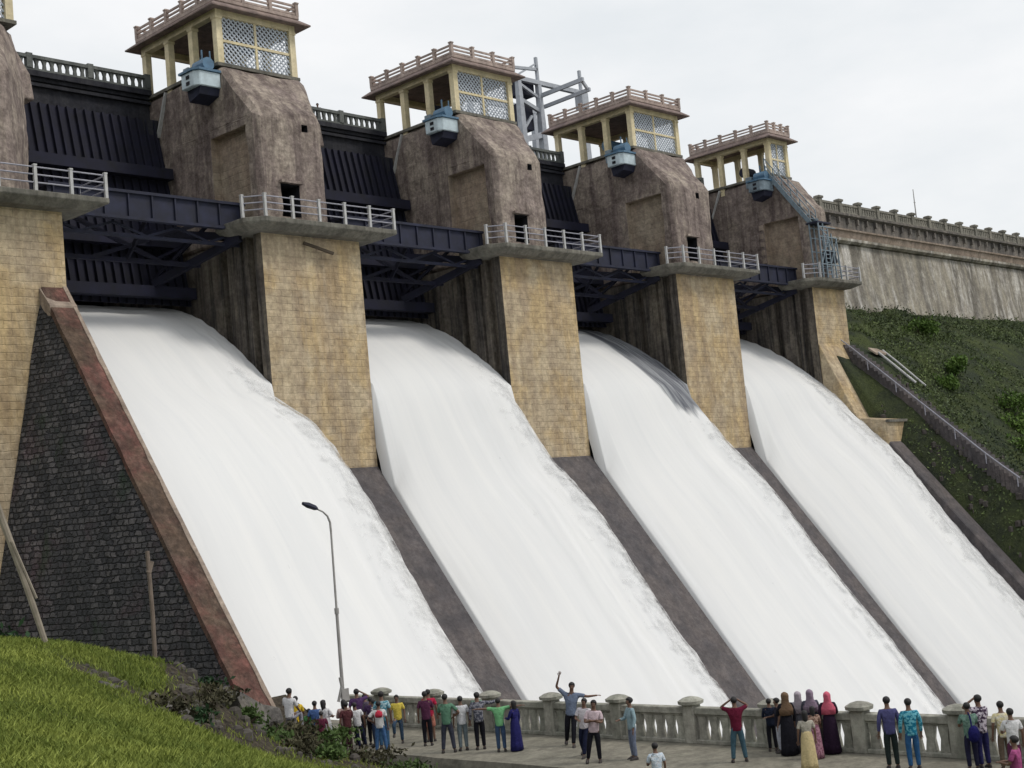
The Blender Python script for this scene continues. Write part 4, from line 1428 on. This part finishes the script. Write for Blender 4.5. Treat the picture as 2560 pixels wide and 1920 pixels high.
m = MB(); m.loft([[(102.9, 57.1, z), (104.9, 57.4, z), (105.0, 56.5, z - .5), (103.2, 56.6, z - .5)] for z in (zz_(57) + .0, zz_(57) + .16)])
m.build('slab', M['palecap'], t, o)
for i, (x, y, r, lb) in enumerate([(108.5, 44.6, (.8, .7, 1.2), 'tall pale ruined stone at the right edge of the bank'),
                                   (110.2, 44.2, (.7, .7, .9), 'pale ruined stone nearest the right edge'),
                                   (107.3, 43.3, (.6, .6, .7), 'small reddish stone on the bank below the ruined stones')]):
    b_ = boulder((x, y, h_right(x, y) + .3), r, lb, 11 + i, 1.0, 'ruined stones on the right bank')
    b_.data.materials[0] = M['palecap']
# ------------------------------------------------------------------ people
_cm = {}
def cloth(c, pat=None):
    key = (tuple(c), tuple(pat) if pat else None)
    if key in _cm: return _cm[key]
    m, nt, b = new_mat('cloth')
    tcn = N(nt, 'ShaderNodeTexCoord')
    f = noise_tex(nt, tcn.outputs['Object'], 9.0 if not pat else 16.0, 4, .6)
    lo = tuple(x * .78 for x in c)
    col = mix(nt, ramp(nt, f, .35, .65), lo, c) if not pat else mix(nt, ramp(nt, f, .46, .54), c, pat)
    nt.links.new(col, b.inputs['Base Color'])
    b.inputs['Roughness'].default_value = .9
    b.inputs['Specular IOR Level'].default_value = .15
    bump(nt, b, noise_tex(nt, tcn.outputs['Object'], 9, 5, .65, 1.2), .9, .06)
    _cm[key] = m
    return m
SKIN = plain('brown_skin', (.15, .082, .055), .6, 0, .12, 8)
HAIR = plain('black_hair', (.010, .009, .010), .7, 0, .3, 8)
SHOE = plain('dark_shoes', (.03, .025, .025), .7)
EYE = plain('eye', (.02, .015, .015), .4)
_pending = []
def skin_mesh(name, verts, edges, rad, roots, mat, parent, sub=1):
    me = bpy.data.meshes.new(name)
    me.from_pydata([tuple(v) for v in verts], edges, [])
    ob = bpy.data.objects.new(name, me)
    COL.objects.link(ob)
    md = ob.modifiers.new('skin', 'SKIN')
    md.use_smooth_shade = True
    md.branch_smoothing = .3
    sv = me.skin_vertices[0].data
    for i, r in enumerate(rad):
        sv[i].radius = (r, r) if not isinstance(r, tuple) else r
        sv[i].use_root = i in roots
    if sub:
        ss = ob.modifiers.new('sub', 'SUBSURF'); ss.levels = sub; ss.render_levels = sub
    ob.parent = parent
    _pending.append((ob, mat))
    return ob
def flush_skins():
    bpy.context.view_layer.update()
    dg = bpy.context.evaluated_depsgraph_get()
    done = []
    for ob, mat in _pending:
        done.append(bpy.data.meshes.new_from_object(ob.evaluated_get(dg)))
    for (ob, mat), me in zip(_pending, done):
        old = ob.data
        ob.modifiers.clear()
        ob.data = me
        me.materials.clear()
        me.materials.append(mat)
        me.name = ob.name
        bpy.data.meshes.remove(old)
    _pending.clear()
ARM = {'down': ((.245, -.02, 1.14), (.255, .05, .89)), 'akimbo': ((.40, -.08, 1.17), (.20, .07, 1.03)),
       'phone': ((.25, .20, 1.27), (.09, .31, 1.50)), 'head': ((.37, .12, 1.46), (.11, .03, 1.64)),
       'up': ((.42, .05, 1.60), (.36, .16, 1.88)), 'out': ((.45, .02, 1.42), (.70, .05, 1.43)),
       'front': ((.23, .10, 1.13), (.07, .32, 1.14)), 'crossed': ((.25, .10, 1.13), (-.06, .23, 1.20)),
       'shoulder': ((.43, .05, 1.37), (.64, .10, 1.41)), 'back': ((.27, -.12, 1.15), (.12, -.16, .97)),
       'knee': ((.24, .10, 1.12), (.16, .36, .98))}
LEG = {'stand': (((.095, .02, .48), (.10, -.01, .08)),) * 2, 'stride': (((.09, .14, .49), (.09, .22, .09)), ((.09, .0, .47), (.09, -.24, .12))),
       'apart': (((.13, .03, .48), (.17, .0, .08)),) * 2, 'kneeup': (((.10, .02, .48), (.10, .0, .08)), ((.13, .30, .74), (.14, .24, .36))),
       'shift': (((.08, .03, .48), (.07, .02, .08)), ((.14, .06, .49), (.17, .10, .08)))}
PGROUP = 'people watching the water'
def person(x, y, z0, h, yaw, arms, legs, top, bottom, head, label, sleeve='short', skirt=False, face=False, lean=(0, 0), pat=None, bpat=None, sit=False, shorts=False):
    t = thing('person', (x, y, z0), label, 'person', PGROUP)
    s = h / 1.72
    t.scale = (s, s, s)
    t.rotation_euler = (R(lean[1]), R(lean[0]), R(yaw - 90))
    dz = -.45 if sit else 0
    V, Ed, Ra = [], [], []
    roots = [0]
    def add(p, r, par=None):
        V.append((p[0], p[1], p[2] + dz)); Ra.append(r)
        if par is not None: Ed.append((par, len(V) - 1))
        return len(V) - 1
    pel = add((0, 0, .93), (.125, .095))
    wa = add((0, 0, 1.10), (.115, .085), pel)
    chn = add((0, 0, 1.30), (.135, .095), wa)
    nb = add((0, -.01, 1.455), (.075, .066), chn)
    nk = add((0, .0, 1.51), .056, nb)
    jw = add((0, .025, 1.575), (.06, .07), nk)
    sk = add((0, .012, 1.65), (.074, .09), jw)
    add((0, .0, 1.705), (.05, .06), sk)
    add((0, .105, 1.60), (.014, .014), jw)
    A = []
    for side, nm in ((-1, arms[0]), (1, arms[1])):
        e, w = ARM[nm]
        e = Vector((e[0] * side, e[1], e[2])); w = Vector((w[0] * side, w[1], w[2]))
        sh = Vector((.178 * side, -.005, 1.405))
        a = add(sh, .052, chn); b = add(e, .04, a); c = add(w, .027, b)
        d = (w - e).normalized()
        pm = w + d * .075
        hd = add(pm, (.034, .024), c)
        A.append((sh, e, w, d, pm, side))
    L = []
    for side, (kn, an) in zip((-1, 1), LEG[legs]):
        hp = Vector((.09 * side, 0, .87)); kn = Vector((kn[0] * side, kn[1], kn[2])); an = Vector((an[0] * side, an[1], an[2]))
        if sit:
            kn = Vector((.11 * side, .42, .94 + (.03 * side))); an = Vector((.12 * side, .50, .52))
        a = add(hp, .08, pel); b = add(kn, .056, a); c = add(an, .038, b)
        add(an + Vector((.015 * side, .15, -.045)), (.034, .028), c)
        L.append((hp, kn, an, side))
    # fingers: separate short chains rooted inside each palm
    for sh, e, w, d, pm, side in A:
        up = Vector((0, 0, 1)) if abs(d.z) < .9 else Vector((0, 1, 0))
        sx = d.cross(up).normalized(); nrm = sx.cross(d)
        for i, (off, ln) in enumerate(((-.026, .062), (-.009, .074), (.009, .07), (.026, .055))):
            r = add(pm + sx * off * .8, .009); roots.append(r)
            k = add(pm + d * (.03 + ln * .5) + sx * off * 1.2 - nrm * .006, .0085, r)
            add(pm + d * (.03 + ln * .9) + sx * off * 1.25 - nrm * .025, .007, k)
        r = add(pm - d * .03 - sx * .02, .010); roots.append(r)
        k = add(pm + d * .005 - sx * .052, .009, r)
        add(pm + d * .035 - sx * .058 - nrm * .012, .0075, k)
    skin_mesh('body', V, Ed, Ra, set(roots), SKIN, t)
    # upper garment
    V, Ed, Ra = [], [], []
    pe = add((0, 0, .83 if not skirt else 1.0), (.17, .13))
    p0 = add((0, 0, .86 if not skirt else 1.03), (.168, .128), pe)
    p1 = add((0, 0, 1.10), (.158, .12), p0)
    p2 = add((0, 0, 1.30), (.172, .125), p1)
    p3_ = add((0, -.01, 1.43), (.10, .085), p2)
    add((0, -.01, 1.455), (.085, .075), p3_)
    for sh, e, w, d, pm, side in A:
        a = add(sh + Vector((.005 * side, 0, .0)), .068, p2)
        if sleeve == 'long':
            b = add(e, .056, a); c_ = add(w - d * .05, .044, b); add(w - d * .03, .044, c_)
        else:
            c_ = add(sh.lerp(e, .68), .062, a); add(sh.lerp(e, .74), .062, c_)
    skin_mesh('shirt', V, Ed, Ra, {0}, cloth(top, pat), t)
    # lower garment
    if skirt:
        m = MB()
        rings = []
        for z, rx, ry in ((.04, .25, .21), (.25, .235, .20), (.5, .215, .18), (.78, .20, .165), (.95, .185, .145), (1.08, .155, .122), (1.14, .14, .11)):
            f = max(0, (1.0 - z)) * .09
            rings.append([((rx * (1 + f * math.sin(7 * a + z * 2))) * math.cos(a), (ry * (1 + f * math.sin(7 * a + z * 2))) * math.sin(a), z) for a in [2 * math.pi * i / 28 for i in range(28)]])
        m.loft(rings)
        m.build('skirt', cloth(bottom, bpat), t, smooth=True)
    else:
        V, Ed, Ra = [], [], []
        p0 = add((0, 0, 1.06), (.132, .10))
        p1 = add((0, 0, .90), (.145, .112), p0)
        for hp, kn, an, side in L:
            a = add(hp + Vector((0, 0, -.04)), .098, p1)
            if shorts:
                c_ = add(hp.lerp(kn, .88), .088, a); add(hp.lerp(kn, .94), .088, c_)
            else:
                b = add(kn, .076, a); c_ = add(an + (kn - an).normalized() * .06, .060, b); add(an + (kn - an).normalized() * .035, .060, c_)
        skin_mesh('trousers' if not shorts else 'shorts', V, Ed, Ra, {0}, cloth(bottom, bpat), t)
    # shoes
    for hp, kn, an, side in L:
        if skirt: break
        m = MB()
        c = an + Vector((.012 * side, .065, 0))
        m.loft([[(c.x + math.cos(a) * w, c.y + math.sin(a) * l + o_, an.z + dz + z) for a in [2 * math.pi * i / 12 for i in range(12)]] for z, w, l, o_ in ((-.078, .047, .13, 0), (-.05, .05, .135, 0), (-.01, .042, .10, -.03), (.02, .038, .055, -.06))])
        m.build('shoe', SHOE, t, smooth=True)
    # hair or scarf
    m = MB()
    hk, hc = head
    if hk == 'scarf':
        rings = []
        for z, rx, ry, oy in ((1.12, .20, .13, -.02), (1.28, .215, .15, -.01), (1.38, .185, .14, -.01), (1.46, .11, .115, -.02), (1.55, .10, .115, -.03), (1.65, .105, .125, -.03), (1.71, .085, .105, -.025), (1.75, .03, .04, -.02)):
            rings.append([(rx * (1 + .04 * math.sin(5 * a + z * 9)) * math.cos(a), ry * (1 + .04 * math.sin(5 * a + z * 9)) * math.sin(a) + oy, z) for a in [2 * math.pi * i / 24 for i in range(24)]])
        m.loft(rings)
        m.build('headscarf', cloth(hc), t, smooth=True)
    else:
        bm = bmesh.new()
        bmesh.ops.create_icosphere(bm, subdivisions=3, radius=1)
        for v in bm.verts:
            n_ = 1 + .06 * mnoise.noise(v.co * 4 + Vector((x, y, 0)))
            p = Vector((v.co.x * .089 * n_, v.co.y * .107 * n_ - .006, v.co.z * .092 * n_ + 1.652))
            if p.y > .035 and p.z < 1.675: p.y = .035
            if hk == 'long' and p.z < 1.66 and p.y < .02:
                p.z -= (1.66 - p.z) * 2.6
            p.z += dz
            v.co = p
        me = bpy.data.meshes.new('hair')
        bm.to_mesh(me); bm.free()
        for p in me.polygons: p.use_smooth = True
        me.materials.append(HAIR)
        ob = bpy.data.objects.new('hair', me); COL.objects.link(ob); ob.parent = t
    if face:
        for sd in (-1, 1):
            m = MB()
            m.loft([[(sd * .03 + math.cos(a) * .012, .098 + k_, 1.625 + dz + math.sin(a) * .007) for a in [2 * math.pi * i / 8 for i in range(8)]] for k_ in (-.02, .002)])
            m.build('eye', EYE, t)
    return t
W = (.74, .74, .76); NAVY = (.016, .020, .05); BLK = (.012, .012, .018); JEAN = (.05, .09, .17); GRY = (.20, .20, .22); DBL = (.03, .045, .09)
H = ('short', None); HL = ('long', None)
AW, LF, RT, TW = 42, 130, -48, 222
person(26.4, 35.9, 1.08, 1.76, 20, ('knee', 'knee'), 'stand', W, (.33, .33, .38), H, 'man in a white tee shirt and grey trousers sitting on a boulder, leftmost of all', sit=True, lean=(4, 0))
person(27.6, 37.1, .28, 1.64, AW, ('down', 'front'), 'stand', (.72, .50, .04), DBL, H, 'boy in a bright yellow shirt just right of the seated man')
person(28.4, 37.5, .0, 1.38, AW, ('front', 'down'), 'stand', (.10, .30, .10), BLK, H, 'small child in a green shirt at the left of the crowd')
person(28.5, 37.3, .0, 1.62, AW, ('down', 'down'), 'stand', (.08, .15, .36), BLK, H, 'person in a plain blue shirt between the green child and the long white kurta')
person(28.5, 36.6, .0, 1.68, 10, ('front', 'front'), 'stand', W, (.72, .72, .74), HL, 'person in a long white kurta leaning left of the lamp', sleeve='short', skirt=True, lean=(-7, 0))
person(28.2, 36.6, .0, 1.35, AW, ('down', 'down'), 'stand', (.14, .03, .06), (.16, .10, .07), H, 'child in a dark red top left of the long white kurta')
person(28.9, 36.3, .0, 1.62, 60, ('front', 'front'), 'stand', (.50, .36, .34), (.08, .03, .04), HL, 'person in pale pink standing just left of the lamp pole', sleeve='long')
person(29.8, 36.7, .0, 1.82, AW, ('down', 'head'), 'stand', (.10, .05, .14), BLK, H, 'tall person in purple with one hand raised to the head, right of the lamp')
person(29.95, 36.2, .0, 1.55, AW, ('down', 'down'), 'stand', (.07, .04, .10), BLK, H, 'child in dark purple in front of the tall purple figure')
person(29.3, 36.0, .0, 1.5, 55, ('down', 'down'), 'shift', W, NAVY, H, 'person in a loose white shirt and dark trousers close beside the lamp', lean=(-6, 0))
person(29.8, 35.9, .0, 1.5, LF, ('akimbo', 'front'), 'stand', (.60, .60, .60), DBL, H, 'person in a white and black patterned top behind the red and white shirt', pat=(.05, .05, .06))
tt = person(28.9, 34.55, .0, 1.62, AW, ('akimbo', 'down'), 'apart', (.66, .66, .66), (.06, .14, .30), H, 'boy in a shirt red on the shoulders and white below, with blue jeans')
m = MB(); m.loft([[(rx * math.cos(a), ry * math.sin(a), z) for a in [2 * math.pi * i / 24 for i in range(24)]] for z, rx, ry in ((1.20, .166, .124), (1.30, .181, .132), (1.38, .155, .118), (1.44, .09, .08))])
m.build('red_yoke', cloth((.62, .05, .09)), tt, smooth=True)
person(29.5, 35.1, .0, 1.82, AW, ('down', 'down'), 'stand', (.05, .22, .30), (.05, .12, .22), H, 'tall person in a teal shirt behind the red and white shirt', pat=(.35, .5, .55))
person(30.4, 35.4, .0, 1.56, TW, ('down', 'down'), 'kneeup', (.70, .56, .10), (.05, .09, .15), H, 'boy in a yellow tee shirt facing the camera with one knee raised', face=True)
person(30.3, 33.9, .0, 1.72, AW, ('down', 'front'), 'stand', (.10, .03, .07), BLK, H, 'person in dark maroon half hidden by the red shirt')
person(30.9, 34.4, .0, 1.68, AW, ('down', 'down'), 'stand', (.46, .025, .07), (.50, .20, .15), H, 'boy in a crimson shirt and salmon shorts', shorts=True)
person(29.6, 32.2, .0, 1.78, AW, ('front', 'akimbo'), 'apart', (.12, .25, .17), (.05, .055, .08), H, 'man in a green top with his right hand on his hip')
person(30.0, 31.95, .0, 1.66, AW + 15, ('down', 'down'), 'stand', (.66, .67, .70), (.16, .20, .22), H, 'person in a white shirt and grey trousers beside the patterned jacket')
person(30.3, 31.5, .0, 1.74, AW + 10, ('down', 'shoulder'), 'stand', (.06, .065, .09), BLK, H, 'man in a dark grey patterned jacket and black trousers', sleeve='long', pat=(.26, .26, .30))
person(30.2, 30.5, .0, 1.6, AW, ('out', 'out'), 'stand', (.20, .50, .24), JEAN, H, 'child in a light green tee with both arms stretched out')
person(30.45, 30.1, .0, 1.5, 100, ('front', 'down'), 'stand', (.022, .022, .13), (.022, .022, .12), HL, 'girl in a navy blue dress next to the light green child', sleeve='long', skirt=True)
person(31.5, 28.9, .0, 1.9, TW, ('shoulder', 'up'), 'stride', (.17, .21, .30), BLK, H, 'man in a grey blue shirt holding one arm high for a picture', face=True, lean=(-7, 0))
person(30.3, 27.3, .0, 1.66, 200, ('down', 'front'), 'stride', (.70, .66, .70), NAVY, H, 'boy in a white tee shirt leaning beside the man with the raised arm', face=True, lean=(-6, 0))
person(29.7, 26.4, .0, 1.72, 215, ('crossed', 'crossed'), 'apart', (.62, .50, .54), BLK, H, 'boy in a pale pink tee shirt with folded arms, facing the camera', face=True, lean=(-5, 0))
person(30.4, 25.5, .0, 1.71, 150, ('down', 'front'), 'stand', (.30, .42, .47), (.17, .20, .28), H, 'lone man in a pale blue shirt and grey trousers facing left', sleeve='long')
person(27.15, 22.1, -.32, 1.52, 60, ('front', 'down'), 'stand', (.52, .62, .72), DBL, H, 'child in a pale blue shirt low in front of the terrace edge', pat=(.66, .7, .76))
person(30.9, 22.3, .0, 1.72, AW, ('head', 'head'), 'apart', (.13, .012, .035), (.06, .12, .16), H, 'man in a maroon tee shirt with both hands behind his head')
person(32.5, 22.3, .0, 1.42, AW, ('front', 'down'), 'stand', (.016, .022, .045), BLK, H, 'boy in dark navy clothes at the left of the women', sleeve='long')
person(32.35, 21.95, .0, 1.47, LF, ('down', 'front'), 'stand', (.02, .02, .035), (.50, .52, .60), H, 'boy in a black top and white trousers beside the women')
person(32.1, 21.5, .0, 1.66, AW + 20, ('front', 'down'), 'stand', BLK, BLK, ('scarf', (.17, .11, .07)), 'woman in a long black robe with a brown headscarf', sleeve='long', skirt=True)
person(32.7, 21.1, .0, 1.65, AW, ('front', 'front'), 'stand', (.08, .08, .11), (.04, .04, .07), ('scarf', (.26, .20, .27)), 'woman with a mauve headscarf behind the patterned dress', sleeve='long', skirt=True)
person(32.65, 21.45, .0, 1.6, AW, ('down', 'down'), 'stand', (.35, .34, .38), (.10, .10, .12), ('scarf', (.40, .35, .40)), 'woman with a pale lilac headscarf next to the mauve one', sleeve='long', skirt=True)
person(30.6, 19.95, .0, 1.48, AW, ('down', 'down'), 'stand', (.45, .42, .36), (.66, .54, .30), HL, 'girl in a cream yellow dress in front of the women', skirt=True)
person(31.9, 20.55, .0, 1.36, AW, ('down', 'front'), 'stand', (.16, .09, .07), (.22, .09, .14), HL, 'girl in a brown and rose patterned dress', skirt=True, pat=(.40, .27, .22), bpat=(.40, .22, .28))
person(32.6, 20.5, .0, 1.62, AW - 10, ('down', 'front'), 'stand', (.03, .012, .03), (.025, .012, .03), ('scarf', (.62, .13, .20)), 'woman in a bright pink headscarf and dark dress', sleeve='long', skirt=True)
person(31.3, 18.0, .0, 1.76, AW, ('down', 'down'), 'stand', (.085, .085, .21), (.02, .03, .03), H, 'man in a dusky blue shirt and black trousers by the balustrade', sleeve='long')
person(31.35, 17.45, .0, 1.72, AW, ('down', 'down'), 'stand', (.012, .16, .26), (.03, .11, .26), H, 'man in a teal checked shirt and blue jeans', sleeve='long', pat=(.15, .45, .55))
person(31.7, 16.1, .0, 1.6, AW, ('front', 'front'), 'stand', (.11, .20, .16), (.02, .02, .05), H, 'person in a dull green top with dark trousers by the last post', pat=(.18, .28, .24))
person(32.0, 15.95, .0, 1.74, 60, ('head', 'front'), 'stand', (.55, .5, .58), (.03, .03, .12), H, 'person in white and black stripes with a raised elbow, near the right edge', pat=(.05, .03, .06))
person(31.9, 15.35, .0, 1.62, AW, ('down', 'down'), 'stand', (.66, .58, .32), (.16, .12, .09), H, 'boy in a cream and yellow shirt near the right edge', pat=(.70, .66, .55))
person(31.1, 14.75, .0, 1.6, AW, ('front', 'down'), 'stand', W, (.12, .03, .08), H, 'boy in a plain white shirt near the right edge')
person(28.6, 13.55, -.15, 1.62, 100, ('front', 'front'), 'stand', (.40, .09, .24), (.30, .12, .06), H, 'person in a magenta shirt nearest the camera at the lower right corner')
person(31.6, 14.35, .0, 1.66, LF, ('down', 'front'), 'stand', (.50, .56, .50), BLK, H, 'person cut by the right edge of the picture, in a pale green top')
person(28.75, 36.0, .0, 1.58, 70, ('down', 'front'), 'stand', (.10, .035, .04), (.05, .03, .03), H, 'person in dark maroon between the white kurta and the lamp pole')
person(30.7, 37.4, .0, 1.5, 30, ('front', 'front'), 'stand', (.12, .10, .14), BLK, H, 'child in dull violet nearest the balustrade, behind the teal shirt')
person(31.9, 33.2, .0, 1.45, AW, ('front', 'front'), 'stand', (.20, .30, .24), BLK, H, 'child in pale green at the balustrade behind the man with hand on hip')
person(32.3, 14.1, .0, 1.7, AW, ('front', 'front'), 'stand', (.10, .10, .12), BLK, H, 'person in dark grey leaning on the balustrade at the right edge')
person(55.6, 67.6, 32.62, 1.7, 225, ('down', 'down'), 'stand', (.05, .05, .06), BLK, H, 'tiny figure standing on the crest road behind the balustrade')
flush_skins()
bp = thing('backpack', (31.55, 15.95, 1.0), 'navy blue bag hanging behind the person in the dull green top', 'bag')
m = MB(); m.loft([[(31.52 + w * math.cos(a), 15.9 + w * .7 * math.sin(a), z) for a in [2 * math.pi * i / 12 for i in range(12)]] for z, w in ((.72, .10), (.78, .17), (.95, .18), (1.06, .12), (1.1, .05))])
m.build('bag_body', cloth((.012, .012, .10)), bp, (31.55, 15.95, 1.0), smooth=True)
m = MB(); m.tube([(31.45, 15.9, 1.05), (31.6, 16.0, 1.3), (31.7, 16.1, 1.42)], .02, 6)
m.build('strap', cloth((.012, .012, .08)), bp, (31.55, 15.95, 1.0))

# ------------------------------------------------------------------ light, sky, camera
w = bpy.data.worlds.new('World')
scene.world = w
w.use_nodes = True
nt = w.node_tree
bg = nt.nodes['Background']
SUN_EL, SUN_AZ = R(52), R(205)     # azimuth measured in the sky texture sense
sky = nt.nodes.new('ShaderNodeTexSky')
sky.sky_type = 'NISHITA'
sky.sun_disc = False
sky.sun_elevation = SUN_EL
sky.sun_rotation = SUN_AZ
sky.air_density = 1.2
sky.dust_density = 3.0
mul = nt.nodes.new('ShaderNodeMix'); mul.data_type = 'RGBA'; mul.blend_type = 'MULTIPLY'
mul.inputs[0].default_value = 1.0
nt.links.new(sky.outputs[0], mul.inputs[6])
mul.inputs[7].default_value = (0.10, 0.10, 0.10, 1)
tc = nt.nodes.new('ShaderNodeTexCoord')
mp = nt.nodes.new('ShaderNodeMapping'); mp.inputs['Scale'].default_value = (1.6, 1.6, 4.0)
nt.links.new(tc.outputs['Generated'], mp.inputs['Vector'])
nz = nt.nodes.new('ShaderNodeTexNoise'); nz.inputs['Scale'].default_value = 2.2; nz.inputs['Detail'].default_value = 6; nz.inputs['Roughness'].default_value = .55
nt.links.new(mp.outputs[0], nz.inputs['Vector'])
cr = nt.nodes.new('ShaderNodeValToRGB')
cr.color_ramp.elements[0].position = .35; cr.color_ramp.elements[1].position = .68
cr.color_ramp.elements[0].color = (.80, .832, .855, 1); cr.color_ramp.elements[1].color = (.965, .965, .97, 1)
nt.links.new(nz.outputs['Fac'], cr.inputs['Fac'])
mx = nt.nodes.new('ShaderNodeMix'); mx.data_type = 'RGBA'
mx.inputs[0].default_value = .93
nt.links.new(mul.outputs[2], mx.inputs[6])
nt.links.new(cr.outputs['Color'], mx.inputs[7])
nt.links.new(mx.outputs[2], bg.inputs['Color'])
bg.inputs['Strength'].default_value = 1.0

sd = bpy.data.lights.new('sun', 'SUN')
sd.energy = 1.5
sd.angle = R(14)
sd.color = (1.0, .95, .87)
so = bpy.data.objects.new('sun', sd)
# towards the sun: in front of the dam, to the right of the camera
az = R(-62)
to_sun = Vector((math.cos(az) * math.cos(SUN_EL), math.sin(az) * math.cos(SUN_EL), math.sin(SUN_EL)))
so.rotation_euler = (-to_sun).to_track_quat('-Z', 'Y').to_euler()
so.location = (20, -20, 60)
COL.objects.link(so)
sky.sun_rotation = math.pi / 2 - az

cam = bpy.data.cameras.new('camera')
cam.sensor_width = 36
cam.lens = 36 * 3005 / 2212
cam.clip_start = .1
cam.clip_end = 3000
co = bpy.data.objects.new('camera', cam)
RM = Matrix(((0.6918025546709351, -0.0032439508468418282, -0.7220794292414588), (-0.7161606044449865, -0.1309345211321516, -0.685543681917415), (-0.0923212542796047, 0.9913857109918407, -0.09290402601310212)))
co.matrix_world = Matrix.Translation((0, 0, 7.1)) @ RM.to_4x4()
COL.objects.link(co)
scene.camera = co
scene.view_settings.view_transform = 'Standard'
scene.view_settings.look = 'None'
scene.view_settings.exposure = 0.08
scene.view_settings.gamma = 1.0
scene.cycles.transparent_max_bounces = 16
scene.cycles.max_bounces = 6
scene.cycles.use_denoising = True
